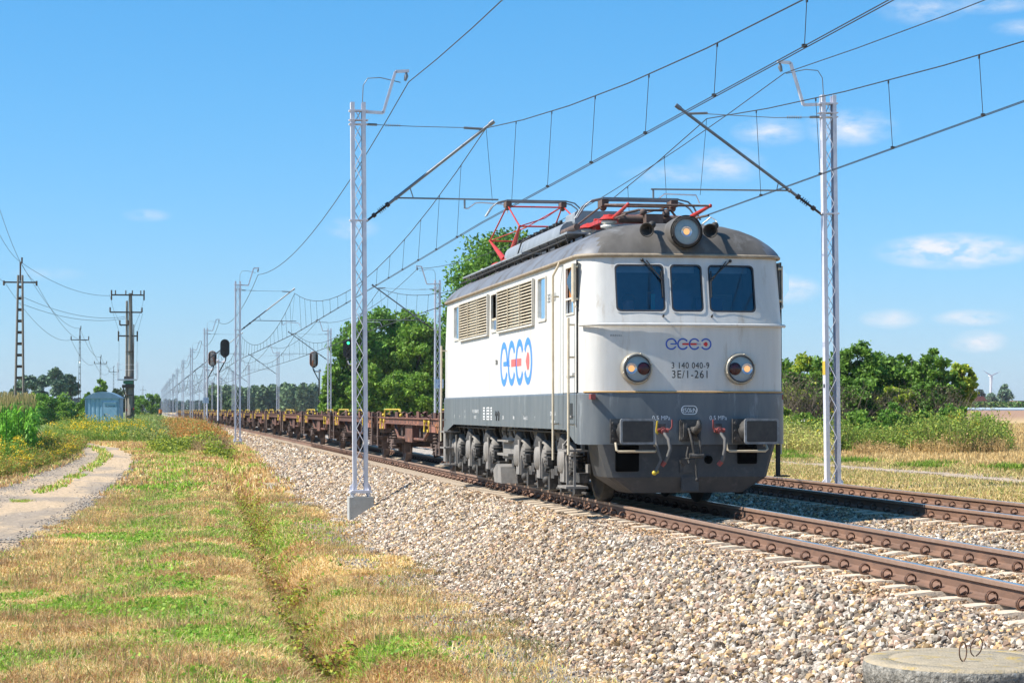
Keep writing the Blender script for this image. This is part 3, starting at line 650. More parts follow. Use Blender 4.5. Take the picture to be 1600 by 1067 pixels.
# horns
for hx, s in ((-.50, -1), (.42, 1)):
    b = MB(); ax = Vector((-.50, -1, -.34)).normalized(); o_ = Vector((hx+.08, .42, 3.98))
    b.lathe([(.045, 0), (.022, .06), (.026, .18), (.05, .28), (.085, .33), (.105, .345), (.09, .34), (.03, .24), (.0, .2)], o_, ax, 20)
    b.ball(tuple(o_), .055, 6); b.cyl(o_, (o_.x, o_.y+.05, o_.z-.14), .015)
    b.build('horn', M['dark'], loco)
# side windows, louvres, doors on both sides
def side(sx, front=True):
    x = sx*(HWL)
    def F_(y, z, off=.012): return (sx*(HWL+off), y, z)
    for y0, y1, z0, z1 in ((2.92, 3.56, WZ0, WZ1), (12.05, 12.75, WZ0, WZ1), (7.48, 8.12, WZ0, WZ1)):
        b = MB(); fo = rrect(y0-.028, y1+.028, z0-.028, z1+.028, .04); fi_ = rrect(y0+.012, y1-.012, z0+.012, z1-.012, .04)
        f = lambda y, z: F_(y, z, .018); f2 = lambda y, z: F_(y, z, -.02)
        n = len(fo); strip(fo, fi_, f, b); b.add([f(*p) for p in fi_]+[f2(*p) for p in fi_], [(i, (i+1) % n, n+(i+1) % n, n+i) for i in range(n)]); b.add([f(*p) for p in fo]+[f2(*p) for p in fo], [(i, (i+1) % n, n+(i+1) % n, n+i) for i in range(n)])
        fr_ = b.build('side_window', M['cream2'], loco)
        if y0 == 7.48: 
            MB().add([F_(y0, z0, -.012), F_(y1, z0, -.012), F_(y1, z0+.2, -.012), F_(y0, z0+.2, -.012)], [(0, 1, 2, 3)]).build('pane', M['sglass'], fr_)
            MB().box(min(x, x-.02*sx), max(x, x-.02*sx), y0, y1, z0+.19, z0+.225).build('sliding_sash', M['cream'], fr_)
        else: MB().add([F_(y0, z0, -.012), F_(y1, z0, -.012), F_(y1, z1, -.012), F_(y0, z1, -.012)], [(0, 1, 2, 3)]).build('pane', M['sglass'], fr_)
    for y0, y1 in ((3.9, 7.38), (8.42, 11.92)):
        b = MB(); xo, xi = sx*(HWL+.045), sx*(HWL+.003); xa, xb = min(xo, xi), max(xo, xi)
        z0, z1 = 2.68, 3.42
        for (a0, a1, c0, c1) in ((y0, y1, z1-.03, z1), (y0, y1, z0, z0+.03), (y0, y0+.035, z0+.03, z1-.03), (y1-.035, y1, z0+.03, z1-.03)): b.box(xa, xb, a0, a1, c0, c1)
        fr_ = b.build('louvre_frame', M['cream2'], loco)
        b = MB(); n = 13
        for i in range(n):
            z = z0+.05+(z1-z0-.08)*i/n; th = .018
            b.add([(sx*(HWL+.006), y0+.035, z+.030), (sx*(HWL+.040), y0+.035, z), (sx*(HWL+.040), y1-.035, z), (sx*(HWL+.006), y1-.035, z+.030), (sx*(HWL+.006), y0+.035, z+.012), (sx*(HWL+.006), y1-.035, z+.012)], [(0, 1, 2, 3), (1, 4, 5, 2)])
        b.build('louvre_slats', M['cream'], fr_)
        b = MB(); bx_ = sx*(HWL+.005)
        for i, (a, c) in enumerate(((0, .33), (.33, .66), (.66, 1.0))):
            ya, yb_ = y0+(y1-y0)*a, y0+(y1-y0)*c; b.add([(bx_, ya, z0), (bx_, yb_, z0), (bx_, yb_, z1), (bx_, ya, z1)], [(0, 1, 2, 3)], mat=0 if i != 1 else 1)
        b.build('louvre_backing', [M['dark'], M['case']], fr_)
        b = MB(); 
        for q in (.33, .66): yq = y0+(y1-y0)*q; b.box(min(sx*(HWL+.041), sx*(HWL+.052)), max(sx*(HWL+.041), sx*(HWL+.052)), yq-.012, yq+.012, z0+.03, z1-.03)
        b.build('louvre_post', M['cream'], fr_)
    # door
    b = MB(); xa, xb = sorted((sx*(HWL+.002), sx*(HWL+.02)))
    y0, y1, z0, z1 = .50, 1.46, 1.10, 3.47; wy0, wy1, wz0, wz1 = .66, 1.22, WZ0, WZ1
    for a0, a1, c0, c1 in ((y0, y1, z0+.5, wz0), (y0, y1, wz1, z1), (y0, wy0, wz0, wz1), (wy1, y1, wz0, wz1)): b.box(xa, xb, a0, a1, c0, c1)
    dr = b.build('cab_door', M['white'], loco)
    MB().box(*sorted((sx*(HWL+.021), sx*(HWL+.05))), .62, 1.22, 1.84, 1.88).build('kick_ledge', M['white'], dr)
    b = MB(); xq = sx*(HWL+.006)
    b.box(*sorted((sx*(HWL+.0215), sx*(HWL+.034))), wy0-.03, wy0, wz0-.03, wz1+.03); b.box(*sorted((sx*(HWL+.0215), sx*(HWL+.034))), wy1, wy1+.03, wz0-.03, wz1+.03); b.box(*sorted((sx*(HWL+.0215), sx*(HWL+.034))), wy0, wy1, wz1, wz1+.03); b.box(*sorted((sx*(HWL+.0215), sx*(HWL+.034))), wy0, wy1, wz0-.03, wz0); b.box(*sorted((sx*(HWL+.0215), sx*(HWL+.034))), wy0, wy1, wz0+.19, wz0+.22)
    b.build('door_window_frame', M['cream2'], dr)
    MB().box(*sorted((sx*(HWL-.06), sx*(HWL-.02))), 1.00, 1.22, wz0+.2, wz1).build('wooden_post', M['wood'], dr)
    MB().add([F_(wy0, wz0, -.01), F_(wy1, wz0, -.01), F_(wy1, wz0+.19, -.01), F_(wy0, wz0+.19, -.01)], [(0, 1, 2, 3)]).build('door_pane', M['sglass'], dr)
    b = MB()
    for yq in (y0, y1+.015): b.box(*sorted((sx*(HWL+.003), sx*(HWL+.0245))), yq-.008, yq, 1.11 if yq < 1 else 1.08, 3.47)
    b.build('door_gap', M['dark'], dr)
    # handrails
    for yh, zt, zl_ in ((1.80, 3.30, .62), (.64, 2.66, .72)):
        b = MB(); xh = sx*(HWL+(.11 if sx < 0 else .045))
        pts = [(xh, yh, zl_), (xh, yh, zt)]
        if zt > 3: pts += [(xh-.0*sx, yh-.02, zt+.03), (sx*(HWL+.05), yh-.10, 3.47), (sx*(HWL+.03), yh-.10, 3.52)]
        b.tube(pts, .019, 8)
        for zz in (zt-.1, 1.15, 2.1) if zt < 3 else (3.02, 1.15): b.cyl((sx*(HWL+.02), yh, zz), (xh, yh, zz), .013, n=6)
        b.build('handrail', M['cream'], loco)
        if True:
            b = MB(); 
            b.tube([(xh, LB-yh, zl_), (xh, LB-yh, zt)], .019, 8); b.cyl((sx*HWL, LB-yh, zt-.1), (xh, LB-yh, zt-.1), .013); b.cyl((sx*HWL, LB-yh, 1.15), (xh, LB-yh, 1.15), .013); 
            if yh < 1: b.build('handrail', M['cream'], loco)
    MB().box(*sorted((sx*(HWL+.0225), sx*(HWL+.03))), .78, 1.02, 1.28, 1.45).build('step_recess_shade', M['black'], loco)  # flat black plate on the skirt, painted shade of a step recess
    MB().box(*sorted((sx*(HWL+.0225), sx*(HWL+.05))), .74, 1.06, 1.245, 1.275).build('recess_lip', M['dust'], loco)
    # mirror
    b = MB(); xm = sx*(HWL+(.06 if sx < 0 else .035)); b.tube([(xm, .50, 2.88), (xm, .50, 3.42)], .035 if sx < 0 else .014, 10); b.cyl((xm-.06*sx, .5, 2.92), (xm, .5, 2.92), .02); b.cyl((xm-.06*sx, .5, 3.38), (xm, .5, 3.38), .02); b.tube([(xm, .5, 2.88), (xm, .47, 2.83), (xm-.03*sx, .46, 2.80)], .012)
    mo = b.build('mirror_arm', M['cream'], loco)
    if sx > 0: g0 = [(xm, .50, 3.40), (xm+.12, .56, 3.28), (xm+.12, .56, 3.08), (xm, .50, 2.92)]
    else: g0 = [(xm, .56, 3.40), (xm-.03, .82, 3.22), (xm-.03, .82, 3.15), (xm, .56, 2.92)]
    MB().add(g0+[(p[0], p[1]+.012, p[2]) for p in g0], [(0, 1, 2, 3), (7, 6, 5, 4), (0, 4, 5, 1), (1, 5, 6, 2), (2, 6, 7, 3), (3, 7, 4, 0)]).build('mirror_glass', M['mirror'], mo)
side(-1); side(1)
# buffers
def buffer_(x, yb_=-.62, s=1, par=loco, w=.245, h=.175, z=1.06, y0=-.03):
    b = MB(); P = [(px+x, pz+z) for px, pz in rrect(-w, w, -h, h, .035, 4)]
    b.prism(P, 'y', yb_, yb_+.035*s)
    pl = b.build('buffer', M['rimworn'], par, bevel=.006)
    P = [(px+x, pz+z) for px, pz in rrect(-w+.03, w-.03, -h+.03, h-.03, .02, 4)]
    MB().prism(P, 'y', yb_-.004*s, yb_+.001*s).build('buffer_face', M['bufface'], pl)
    MB().lathe([(.06, 0), (.075, .0), (.10, .02), (.11, .22), (.13, .24), (.135, .40), (.18, .42), (.18, .58)], (x, yb_+.035*s, z), (0, s, 0), 20).build('buffer_stock', M['dark'], pl)
    b = MB(); b.box(x-.20-.06, x+.20, min(y0, y0+.03*s)-.0, max(y0, y0+.03*s), z-.17, z+.17)
    for dx in (-.22, .16):
        for dz in (-.11, 0, .11): b.cyl((x+dx, y0-.03*s, z+dz), (x+dx, y0, z+dz), .022, n=6)
    b.build('buffer_base', M['geardark'], pl); return pl
for x in (-.875, .875):
    buffer_(x, y0=-.055 if True else 0); 
    buffer_(x, LB+.62, -1, y0=LB+.055)
# coupling
cp = MB().box(-.15, .15, -.10, -.02, .92, 1.22).build('coupling_plate', M['geardark'], loco, bevel=.012)
b = MB(); b.tube([(0.02, -.08, 1.07), (.03, -.26, 1.07), (.04, -.36, 1.10), (.045, -.40, 1.16), (.04, -.36, 1.20)], [.05, .055, .05, .04, .02], 10)
b.box(-.11, -.06, -.15, -.10, .98, 1.17); b.box(.08, .13, -.15, -.10, .98, 1.17)
for dx in (-.12, .12):
    for dz in (.95, 1.19): b.cyl((dx, -.12, dz), (dx, -.10, dz), .018, n=6)
b.build('draw_hook', M['geardark'], cp)
b = MB(); b.tube([(-.05, -.20, 1.10), (-.03, -.26, .95), (.0, -.26, .80), (.02, -.25, .70)], .020, 8); b.tube([(.06, -.20, 1.10), (.09, -.25, .95), (.10, -.26, .80), (.08, -.25, .70)], .018, 8)
b.cyl((-.06, -.25, .72), (.14, -.25, .72), .036, n=10); b.tube([(-.06, -.2, .84), (-.09, -.22, .72), (-.06, -.25, .62)], .016); b.cyl((.03, -.25, .70), (.045, -.25, .40), .016, n=8); b.ball((.046, -.25, .39), .028, 5); b.tube([(-.06, -.25, .68), (-.16, -.22, .68), (-.17, -.2, .62), (-.12, -.18, .58)], .010)
b.build('screw_coupling', M['geardark'], cp)
for x, tp in ((-.40, 1), (.41, 0)):
    b = MB(); b.cyl((x-.07, -.10, 1.07), (x+.08, -.10, 1.07), .028, n=10); b.cyl((x, -.02, 1.06), (x, -.16, 1.05), .035, n=10); b.ball((x, -.12, 1.07), .045, 6)
    lv = -.10 if not tp else .12; b.tube([(x+lv*.8, -.12, 1.08), (x+lv, -.15, 1.12), (x+lv, -.15, 1.22)], .011, 6)
    bo = b.build('brake_cock', M['cock'], loco)
    MB().box(x-.05, x+.06, -.028, -.024, 1.10, 1.16).build('cock_plate', M['geardark'], bo)
    s = 1 if tp else .6
    b = MB(); b.tube([(x+.01, -.14, 1.03), (x+.05, -.22, .95), (x+.07*s, -.25, .82), (x+.03*s, -.25, .70), (x-.0, -.22, .63)], .026, 10); b.build('air_hose', M['hose'], bo)
    b = MB(); b.cyl((x+.0, -.22, .64), (x-.04, -.20, .585), .035, n=8); b.build('hose_head', M['cock'], bo)
    if tp:
        b = MB(); b.ball((x-.10, -.10, 1.04), .038, 6); b.tube([(x-.10, -.12, 1.05), (x-.09, -.15, 1.20)], .012); b.ball((x-.155, -.24, .485), .035, 5); b.ball((x-.11, -.23, .50), .025, 5)
        b.build('yellow_cock', M['yel'], bo)
        MB().tube([(x-.11, -.12, 1.02), (x-.12, -.2, .9), (x-.10, -.24, .78), (x-.06, -.24, .66), (x-.14, -.24, .50)], .020, 8).build('air_hose', M['hose'], bo)
for a0, a1 in ((-1.08, -.50), (.50, 1.08)):
    MB().tube([(a0, -.14, .90), (a0, -.19, .80), (a0+.03, -.20, .78), (a1-.03, -.20, .78), (a1, -.19, .81), (a1, -.12, .86), (a1, -.03, .86)], .017, 8).build('shunter_handle', M['cream'], loco)
# plough: shaped plate with swept wings and black blocks standing in for the shade of its openings
b = MB(); Zs = [.875, .42, .20]; Ws = [1.30, 1.16, .84]; Yf = [.03, .0, .10]
vs = []; 
def PL(x, z):
    return
rows = []
for z, w, yf_ in zip(Zs, Ws, Yf):
    back = {.875: .55, .42: .85, .20: .62}[z]
    rows.append([(-w-.02, yf_+back, z), (-w+.02, yf_+.10, z), (-w*.985+.06, yf_+.02, z), (-.6*w, yf_, z), (0, yf_-.01, z), (.6*w, yf_, z), (w*.985-.06, yf_+.02, z), (w-.02, yf_+.10, z), (w+.02, yf_+back, z)])
n = 9
for r_ in rows: vs += r_
fs = []
for j in range(2):
    for i in range(n-1): fs.append((j*n+i, j*n+i+1, (j+1)*n+i+1, (j+1)*n+i))
b.add(vs, fs); pl = b.build('plough', M['plow'], loco)
md = pl.modifiers.new('t', 'SOLIDIFY'); md.thickness = .012; md.offset = 0
for x0, x1, z0, z1 in ((-1.05, -.72, .50, .865), (.70, .98, .60, .865)): MB().prism(rrect(x0, x1, z0, z1, .02, 3), 'y', -.016, .12).build('plough_hole_shade', M['hole_shade'], pl)
b = MB()
b.prism([(q[0]*.06+.28, q[1]*.06+.66) for q in [(math.cos(k*PI/6), math.sin(k*PI/6)) for k in range(12)]], 'y', -.014, .1)
b.build('plough_hole_shade', M['hole_shade'], pl)
b = MB(); b.box(-.14, .10, -.03, -.008, .48, .66); b.box(-.12, .13, -.035, .02, .22, .42)
for x, z in ((-.11, .51), (.07, .51), (-.09, .25), (.10, .25), (-.09, .39), (.10, .39)): b.cyl((x, -.045, z), (x, -.02, z), .014, n=6)
b.build('plough_bracket', M['plow'], pl)
# white side step behind right corner, red lamp brackets
for x in (-1.36, 1.42): MB().box(x-.035, x+.035, fy(x, 1.5)-.12 if x < 0 else .26, fy(x, 1.5)+.02 if x < 0 else .36, 1.50, 1.575).build('lamp_bracket', M['cock'], loco, bevel=.004)
b = MB(); b.box(1.42, 1.48, .5, .54, .42, .86); b.box(1.42, 1.60, .42, .62, .40, .42); b.build('step', M['dark'], loco)
b = MB(); b.box(-1.50, -1.47, .70, .73, .24, .80); b.box(-1.50, -1.47, 1.22, 1.25, .24, .80)
for z in (.24, .76): b.box(-1.62, -1.30, .66, 1.30, z, z+.03)
b.tube([(-1.60, 1.0, .79), (-1.55, 1.25, .84), (-1.45, 1.3, .95)], .012)
b.build('cab_ladder', M['dust'], loco)
b = MB(); b.box(-1.50, -1.47, LB-.73, LB-.70, .24, .95); b.box(-1.50, -1.47, LB-1.25, LB-1.22, .24, .95)
for z in (.24, .58, .9): b.box(-1.62, -1.30, LB-1.30, LB-.66, z, z+.03)
b.box(-1.49, -1.30, LB-.55, LB-.25, .30, 1.0); b.build('cab_ladder', M['dust'], loco)
# bogies
def bogie(yc, axles):
    b = MB()
    for sx in (-1, 1):
        x0, x1 = sorted((sx*1.10, sx*1.14)); y0, y1 = min(axles)-.75, max(axles)+.75
        # frame plate with openings left between uprights
        ups = []; 
        for a in axles: ups += [a]
        b.box(x0, x1, y0, y1, .95, 1.12); b.box(x0, x1, y0, y1, .42, .56)
        yy = y0
        segs = [y0]+[a for a in axles]+[y1]
        for a in axles:
            b.box(x0, x1, a-.34, a-.20, .56, .95); b.box(x0, x1, a+.20, a+.34, .56, .95)
        for p, q in zip(axles[:-1], axles[1:]):
            m_ = (p+q)/2; b.box(x0, x1, m_-.14, m_+.14, .56, .95)
            b.box(x0, x1, p+.34, m_-.14, .56, .66); b.box(x0, x1, m_+.14, q-.34, .56, .66)
            b.box(x0, x1, p+.34, m_-.14, .88, .95); b.box(x0, x1, m_+.14, q-.34, .88, .95)
    bo = b.build('bogie_frame', M['dust'], loco)
    for a in axles:
        b = MB()
        for sx in (-1, 1):
            b.lathe([(.625, 0), (.625, .10*sx), (.655, .12*sx), (.655, .135*sx)] if False else [(.0, .02), (.18, .03), (.2, .0), (.52, .0), (.54, .02), (.625, .02), (.625, -.11), (.655, -.12), (.655, -.135), (0, -.135)], (sx*.81, a, .625), (sx, 0, 0), 36)
        b.cyl((-.8, a, .625), (.8, a, .625), .09)
        b.build('wheelset', M['dark'], bo)
        for sx in (-1, 1):
            # axle box shield: bulged disc with tapered dark bellows above
            b = MB(); b.lathe([(.30, -.10), (.31, -.02), (.28, .02), (.20, .07), (.17, .12), (.0, .13)], (sx*1.30, a, .60), (sx, 0, 0), 24)
            b.box(*sorted((sx*1.14, sx*1.36)), a-.24, a+.24, .28, .60); b.box(*sorted((sx*1.36, sx*1.385)), a-.20, a-.04, .30, .86)
            for k in range(8): t = k*PI/4+.2; b.cyl((sx*1.31, a+.265*math.cos(t), .60+.265*math.sin(t)), (sx*1.335, a+.265*math.cos(t), .60+.265*math.sin(t)), .014, n=6)
            ab = b.build('axle_box', M['dust'], bo)
            b = MB(); b.tube([(sx*1.24, a+.06, .78), (sx*1.24, a+.05, .92), (sx*1.2, a+.02, 1.06)], [.20, .16, .11], 12); b.build('bellows', M['dark'], ab); b = MB(); b.cyl((sx*1.24, a-.45, .38), (sx*1.24, a-.45, .72), .09)
            for k in range(6): b.lathe([(.10, -.012), (.135, 0), (.10, .012)], (sx*1.24, a-.45, .40+k*.055), (0, 0, 1), 14)
            b.build('spring', M['dark'], ab)
            # sand pipe, brake shoes and hangers in front of and behind each wheel
            b = MB()
            for dy in (-.50, .50):
                b.prism([(a+dy-.06, .12), (a+dy+.06, .10), (a+dy+.10*np.sign(dy)*-1+.02, .42), (a+dy+.02, .52), (a+dy-.08, .40)], 'x', *sorted((sx*1.16, sx*1.30)))
                b.cyl((sx*1.12, a+dy, .44), (sx*1.36, a+dy, .44), .045, n=10); b.box(*sorted((sx*.70, sx*.84)), a+dy*1.32-.05, a+dy*1.32+.05, .30, .75)
            b.box(*sorted((sx*1.18, sx*1.32)), a+.62, a+.90, .36, .50); b.box(*sorted((sx*1.15, sx*1.30)), a-.92, a-.66, .30, .44); b.cyl((sx*1.25, a+.76, .36), (sx*1.25, a+.76, .22), .035); b.ball((sx*1.3, a-.3, .25), .07, 5)
            b.cyl((sx*1.18, a-.9, .14), (sx*1.18, a+.9, .14), .022); b.box(*sorted((sx*1.2, sx*1.3)), a+.55, a+.63, .5, .78); b.box(*sorted((sx*1.26, sx*1.34)), a-.60, a-.44, .5, .62)
            b.build('brake_gear', M['geardark'], bo)
    return bo
bogie(4.0, [2.2, 4.15, 6.05]); bogie(11.8, [9.3, 11.5, 13.4])
b = MB(); b.box(-1.25, 1.25, 7.05, 8.3, .50, 1.1); b.box(-1.36, -1.25, 7.1, 8.25, .56, .60); b.box(-1.36, -1.25, 7.1, 8.25, .8, .83); b.prism([(6.95, .10), (7.7, .10), (7.85, .30), (7.5, .42), (7.05, .38)], 'x', -1.5, -1.15)
for y in (7.3, 7.6, 8.0): b.cyl((-1.25, y, .95), (-1.30, y, .95), .04)
b.build('equipment_box', M['dust'], loco)
b = MB(); b.box(-.9, .9, .9, 13.8, .95, 1.06); b.box(-.5, .5, 1.2, 13.5, .45, .95); b.build('underframe', M['dark'], loco)
b = MB()
for y in np.arange(.7, 14, .62):
    b.tube([(-1.30, y, 1.10), (-1.32, y+.05, .98), (-1.28, y+.08, .88)], .02, 6)
b.tube([(-1.36, 1.3, 1.02), (-1.36, 6.9, 1.02)], .018); b.tube([(-1.36, 8.4, 1.02), (-1.36, 13.4, 1.02)], .018); b.build('brake_pipes', M['dark'], loco)
# roof equipment ------------------------------------------------
b = MB(); 
def caserow(y, s=1.0, x0=-.72, x1=.78, zt=4.50, zb_=3.98):
    P = [(x0, zb_), (x0, zt-.20)]+[(x0+.20*(1-math.cos(a)), zt-.20+.20*math.sin(a)) for a in (PI/8, PI/4, 3*PI/8, PI/2)]+[(x1-.20*(1-math.cos(a)), zt-.20+.20*math.sin(a)) for a in (PI/2, 3*PI/8, PI/4, PI/8)]+[(x1, zt-.20), (x1, zb_)]
    return [(x*s, y, zb_+(z-zb_)*s) for x, z in P]
loft(b, [caserow(5.75), caserow(11.3), caserow(11.6, .93), caserow(11.8, .78)], smooth=True)
b.add(caserow(5.75), [tuple(range(12))]); b.add(caserow(11.8, .78), [tuple(range(12))])
cs = b.build('equipment_casing', M['case'], loco)
b = MB(); b.box(-.42, .62, 6.3, 11.0, 4.50, 4.60); b.prism(rrect(-.50, .66, 4.42, 4.66, .06), 'y', 5.55, 6.35); b.build('casing_hood', M['case'], cs, bevel=.01)
b = MB()
for y in np.arange(6.7, 11.0, .62): b.box(-.60, -.40, y, y+.10, 4.50, 4.56); b.cyl((-.5, y+.05, 4.52), (-.5, y+.05, 4.60), .03, n=8); b.build('hood_catch', M['dark'], cs); b = MB()
b = MB()
for y in (6.6, 8.6, 10.1, 11.0): b.tube([(-.745, y, 4.12), (-.78, y, 4.2), (-.745, y, 4.24)], .01); b.box(-.735, -.723, y-.08, y+.08, 4.22, 4.235)
b.tube([(-.73, 9.6, 4.02), (-.78, 9.5, 4.2), (-.74, 9.3, 4.42), (-.6, 9.1, 4.52)], .014); b.build('casing_handles', M['dark'], cs)
b = MB(); b.box(-.70, .76, 5.735, 5.748, 3.99, 4.06); b.build('casing_vent', M['black'], cs)
# walkway boards with brackets
for y0, y1, z in ((2.9, 6.9, 4.05), (6.9, 9.0, 4.03), (9.0, 13.9, 4.03)):
    b = MB(); b.box(-1.16, -.82, y0, y1-.05, z, z+.03)
    wk = b.build('walkway', M['case'], loco)
    b = MB()
    for y in np.arange(y0+.2, y1-.1, .75): b.bar((-1.14, y, z), (-1.10, y, roof_z(-1.1)), .04, .012); b.bar((-.86, y, z), (-.86, y, roof_z(-.86)), .04, .012)
    b.build('walkway_bracket', M['dark'], wk)
b = MB(); b.tube([(-1.2, 2.7, 3.95), (-1.2, 13.9, 3.93)], .012); b.tube([(-.75, 12.2, 4.2), (-.75, 13.4, 4.1), (-.8, 14.0, 4.0)], .012); b.build('roof_conduit', M['dark'], loco)
# pantographs
def pantograph(yc, raised):
    pr = thing_part = bpy.data.objects.new('pantograph', None); link(pr, loco); pr.location = (0, yc, 0)
    zb_ = 4.26
    b = MB()
    for x in (-.62, .62):
        for y in (-.75, .75):
            b = MB(); b.lathe([(.05, 0), (.13, .02), (.13, .05), (.06, .07), (.12, .09), (.12, .12), (.05, .14)], (x, y, 4.08), (0, 0, 1), 18)
            b.cyl((x, y, 3.95), (x, y, 4.08), .05, n=8); b.build('insulator', M['insw'], pr)
    b = MB()
    for x in (-.62, .62): b.box(x-.03, x+.03, -.85, .85, 4.22, 4.28); b.lathe([(.16, 0), (.10, .05), (.03, .08)], (x, -.75, 4.22), (0, 0, 1), 14); b.lathe([(.16, 0), (.10, .05), (.03, .08)], (x, .75, 4.22), (0, 0, 1), 14)
    for y in (-.35, .35): b.cyl((-.62, y, 4.30), (.62, y, 4.30), .035)
    b.box(-.5, -.2, -.2, .2, 4.24, 4.36)
    b.build('base_frame', M['red'], pr)
    zk, yk, zh = (4.80, 1.75, 5.36) if raised else (4.33, 2.0, 4.52)
    upper = MB()
    for s in (-1, 1):
        for x in (-.55, .55):
            lower = MB(); p0 = Vector((x, .35*s, 4.32 if raised else 4.20)); p1 = Vector((x*1.12, yk*s, zk))
            lower.tube([p0, p0.lerp(p1, .5), p1], [.065, .045, .018], 8) if raised else lower.tube([p0, p1], [.045, .022], 8)
            upper.tube([p1, (x, .02*s, zh)], .015, 6)
            lower.ball(tuple(p1), .03, 5); lower.build('lower_arm', M['red'], pr)
        upper.tube([(-.55*1.12, yk*s, zk), (.0, .6*yk*s, zk+(zh-zk)*.4), (.55, .02*s, zh)], .011, 6)
        upper.cyl((-.62, yk*s, zk), (.62, yk*s, zk), .016)
    upper.cyl((-.55, 0, zh-.02), (.55, 0, zh-.02), .016); upper.build('upper_arm', M['red'] if raised else M['gear'], pr)
    if not raised:
        b = MB()
        for x in (-.55, .55): b.tube([(x, -.35, 4.24), (x*1.12, -1.9, 4.20)], .018, 6)
        b.box(-.14, .12, -1.15, -.95, 4.1, 4.28); b.cyl((-.5, -.9, 4.22), (.45, -.9, 4.22), .06); b.ball((-.15, -1.0, 4.32), .055, 6); b.ball((.2, -1.0, 4.30), .06, 6); b.tube([(-.5, -.6, 4.3), (-.2, -.9, 4.36), (.3, -.9, 4.36), (.5, -.5, 4.28)], .02, 6); b.cyl((-.9, .3, 4.2), (-.9, 1.4, 4.2), .05)
        b.build('drive_unit', M['gear'], pr)
    # collector head: two strips with curved horns
    for dy in (-.16, .16):
        b = MB(); pts = [(-.98, dy*.5, zh-.22), (-.93, dy*.6, zh-.14), (-.86, dy*.8, zh-.03), (-.76, dy, zh+.05), (-.6, dy, zh+.085), (.6, dy, zh+.085), (.76, dy, zh+.05), (.86, dy*.8, zh-.03), (.93, dy*.6, zh-.14), (.98, dy*.5, zh-.22)]
        b.tube(pts, .014, 8); b.box(-.6, .6, dy-.03, dy+.03, zh+.07, zh+.10)
        b.build('collector_strip', M['tubeg'], pr)
    b = MB()
    for x in (-.55, .55): b.box(x-.05, x+.05, -.17, .17, zh-.03, zh+.07); b.ball((x, 0, zh-.04), .06, 5)
    b.build('head_mount', M['gear'], pr)
pantograph(11.95, True); pantograph(3.1, False)
MB().tube([(.75, 2.4, 4.1), (.95, 2.3, 4.28), (1.0, 2.2, 4.22), (1.0, 2.0, 4.08)], .012).tube([(-.6, 12.9, 4.15), (-.85, 13.3, 4.2), (-.95, 13.6, 4.02)], .012).build('pneumatic_hose', M['insw'], loco)
b = MB()
for y in (4.4, 4.8, 5.2): b.cyl((-.85, y, 3.95), (-.85, y, 4.14), .05); 
b.tube([(-.85, 4.3, 4.15), (-.85, 5.3, 4.15)], .02); b.box(-.4, .5, 4.6, 5.4, 3.98, 4.2); b.build('roof_switchgear', M['dark'], loco)
# lettering and logo ---------------------------------------------
def textmesh(s, size, align='CENTER', sx=1.0, spc=1.0):
    cu = bpy.data.curves.new('t', 'FONT'); cu.body = s; cu.size = size; cu.align_x = align; cu.resolution_u = 3; cu.space_character = spc
    o = bpy.data.objects.new('t', cu); COL.objects.link(o); bpy.context.view_layer.update()
    me = bpy.data.meshes.new_from_object(o); vs = [(v.co.x*sx, v.co.y) for v in me.vertices]; fs = [tuple(p.vertices) for p in me.polygons]
    bpy.data.objects.remove(o); return vs, fs
def onfront(x, z, vs, fs, nm, m, off=.004, par=body): return MB().add([(x+a, fy(x+a, z+c_)-off, z+c_) for a, c_ in vs], fs).build(nm, m, par)
def onside(y, z, vs, fs, nm, m, off=.004, par=body, base=HWL): return MB().add([(-base-off, y-a, z+c_) for a, c_ in vs], fs).build(nm, m, par)
on = onfront
t = textmesh('3 140 040-9', .122, sx=.86, spc=1.08); on(.025, 1.935, *t, 'number_lettering', M['letter'])
t = textmesh('3E/1-261', .155, sx=.86, spc=1.14); on(.025, 1.80, *t, 'number_lettering', M['letter'])
t = textmesh('MARCEL', .035, spc=1.4); on(-1.02, 2.38, *t, 'name_lettering', M['letter'])
t = textmesh('850kN', .095, sx=.88); on(.0, 1.345-.03, *t, 'force_lettering', M['wlet'], .027, skirt)
b = MB(); P1 = rrect(-.118, .118, 1.29, 1.415, .06, 8); P2 = rrect(-.108, .108, 1.30, 1.405, .052, 8); strip(P1, P2, lambda x, z: (x, fy(x, z)-.027, z), b); b.build('force_outline', M['wlet'], skirt)
for x in (-.40, .42): t = textmesh('0,5 MPa', .085, sx=.9, spc=1.05); on(x, 1.215, *t, 'pressure_lettering', M['wlet'], .027, skirt)
def arc(cx, cz, r, w, a0, a1, n=28):
    vs = []; 
    for i in range(n+1): a = a0+(a1-a0)*i/n; vs += [(cx+(r-w)*math.cos(a), cz+(r-w)*math.sin(a)), (cx+r*math.cos(a), cz+r*math.sin(a))]
    return vs, [(2*i, 2*i+1, 2*i+3, 2*i+2) for i in range(n)]
def quad(x0, x1, z0, z1): return [(x0, z0), (x1, z0), (x1, z1), (x0, z1)], [(0, 1, 2, 3)]
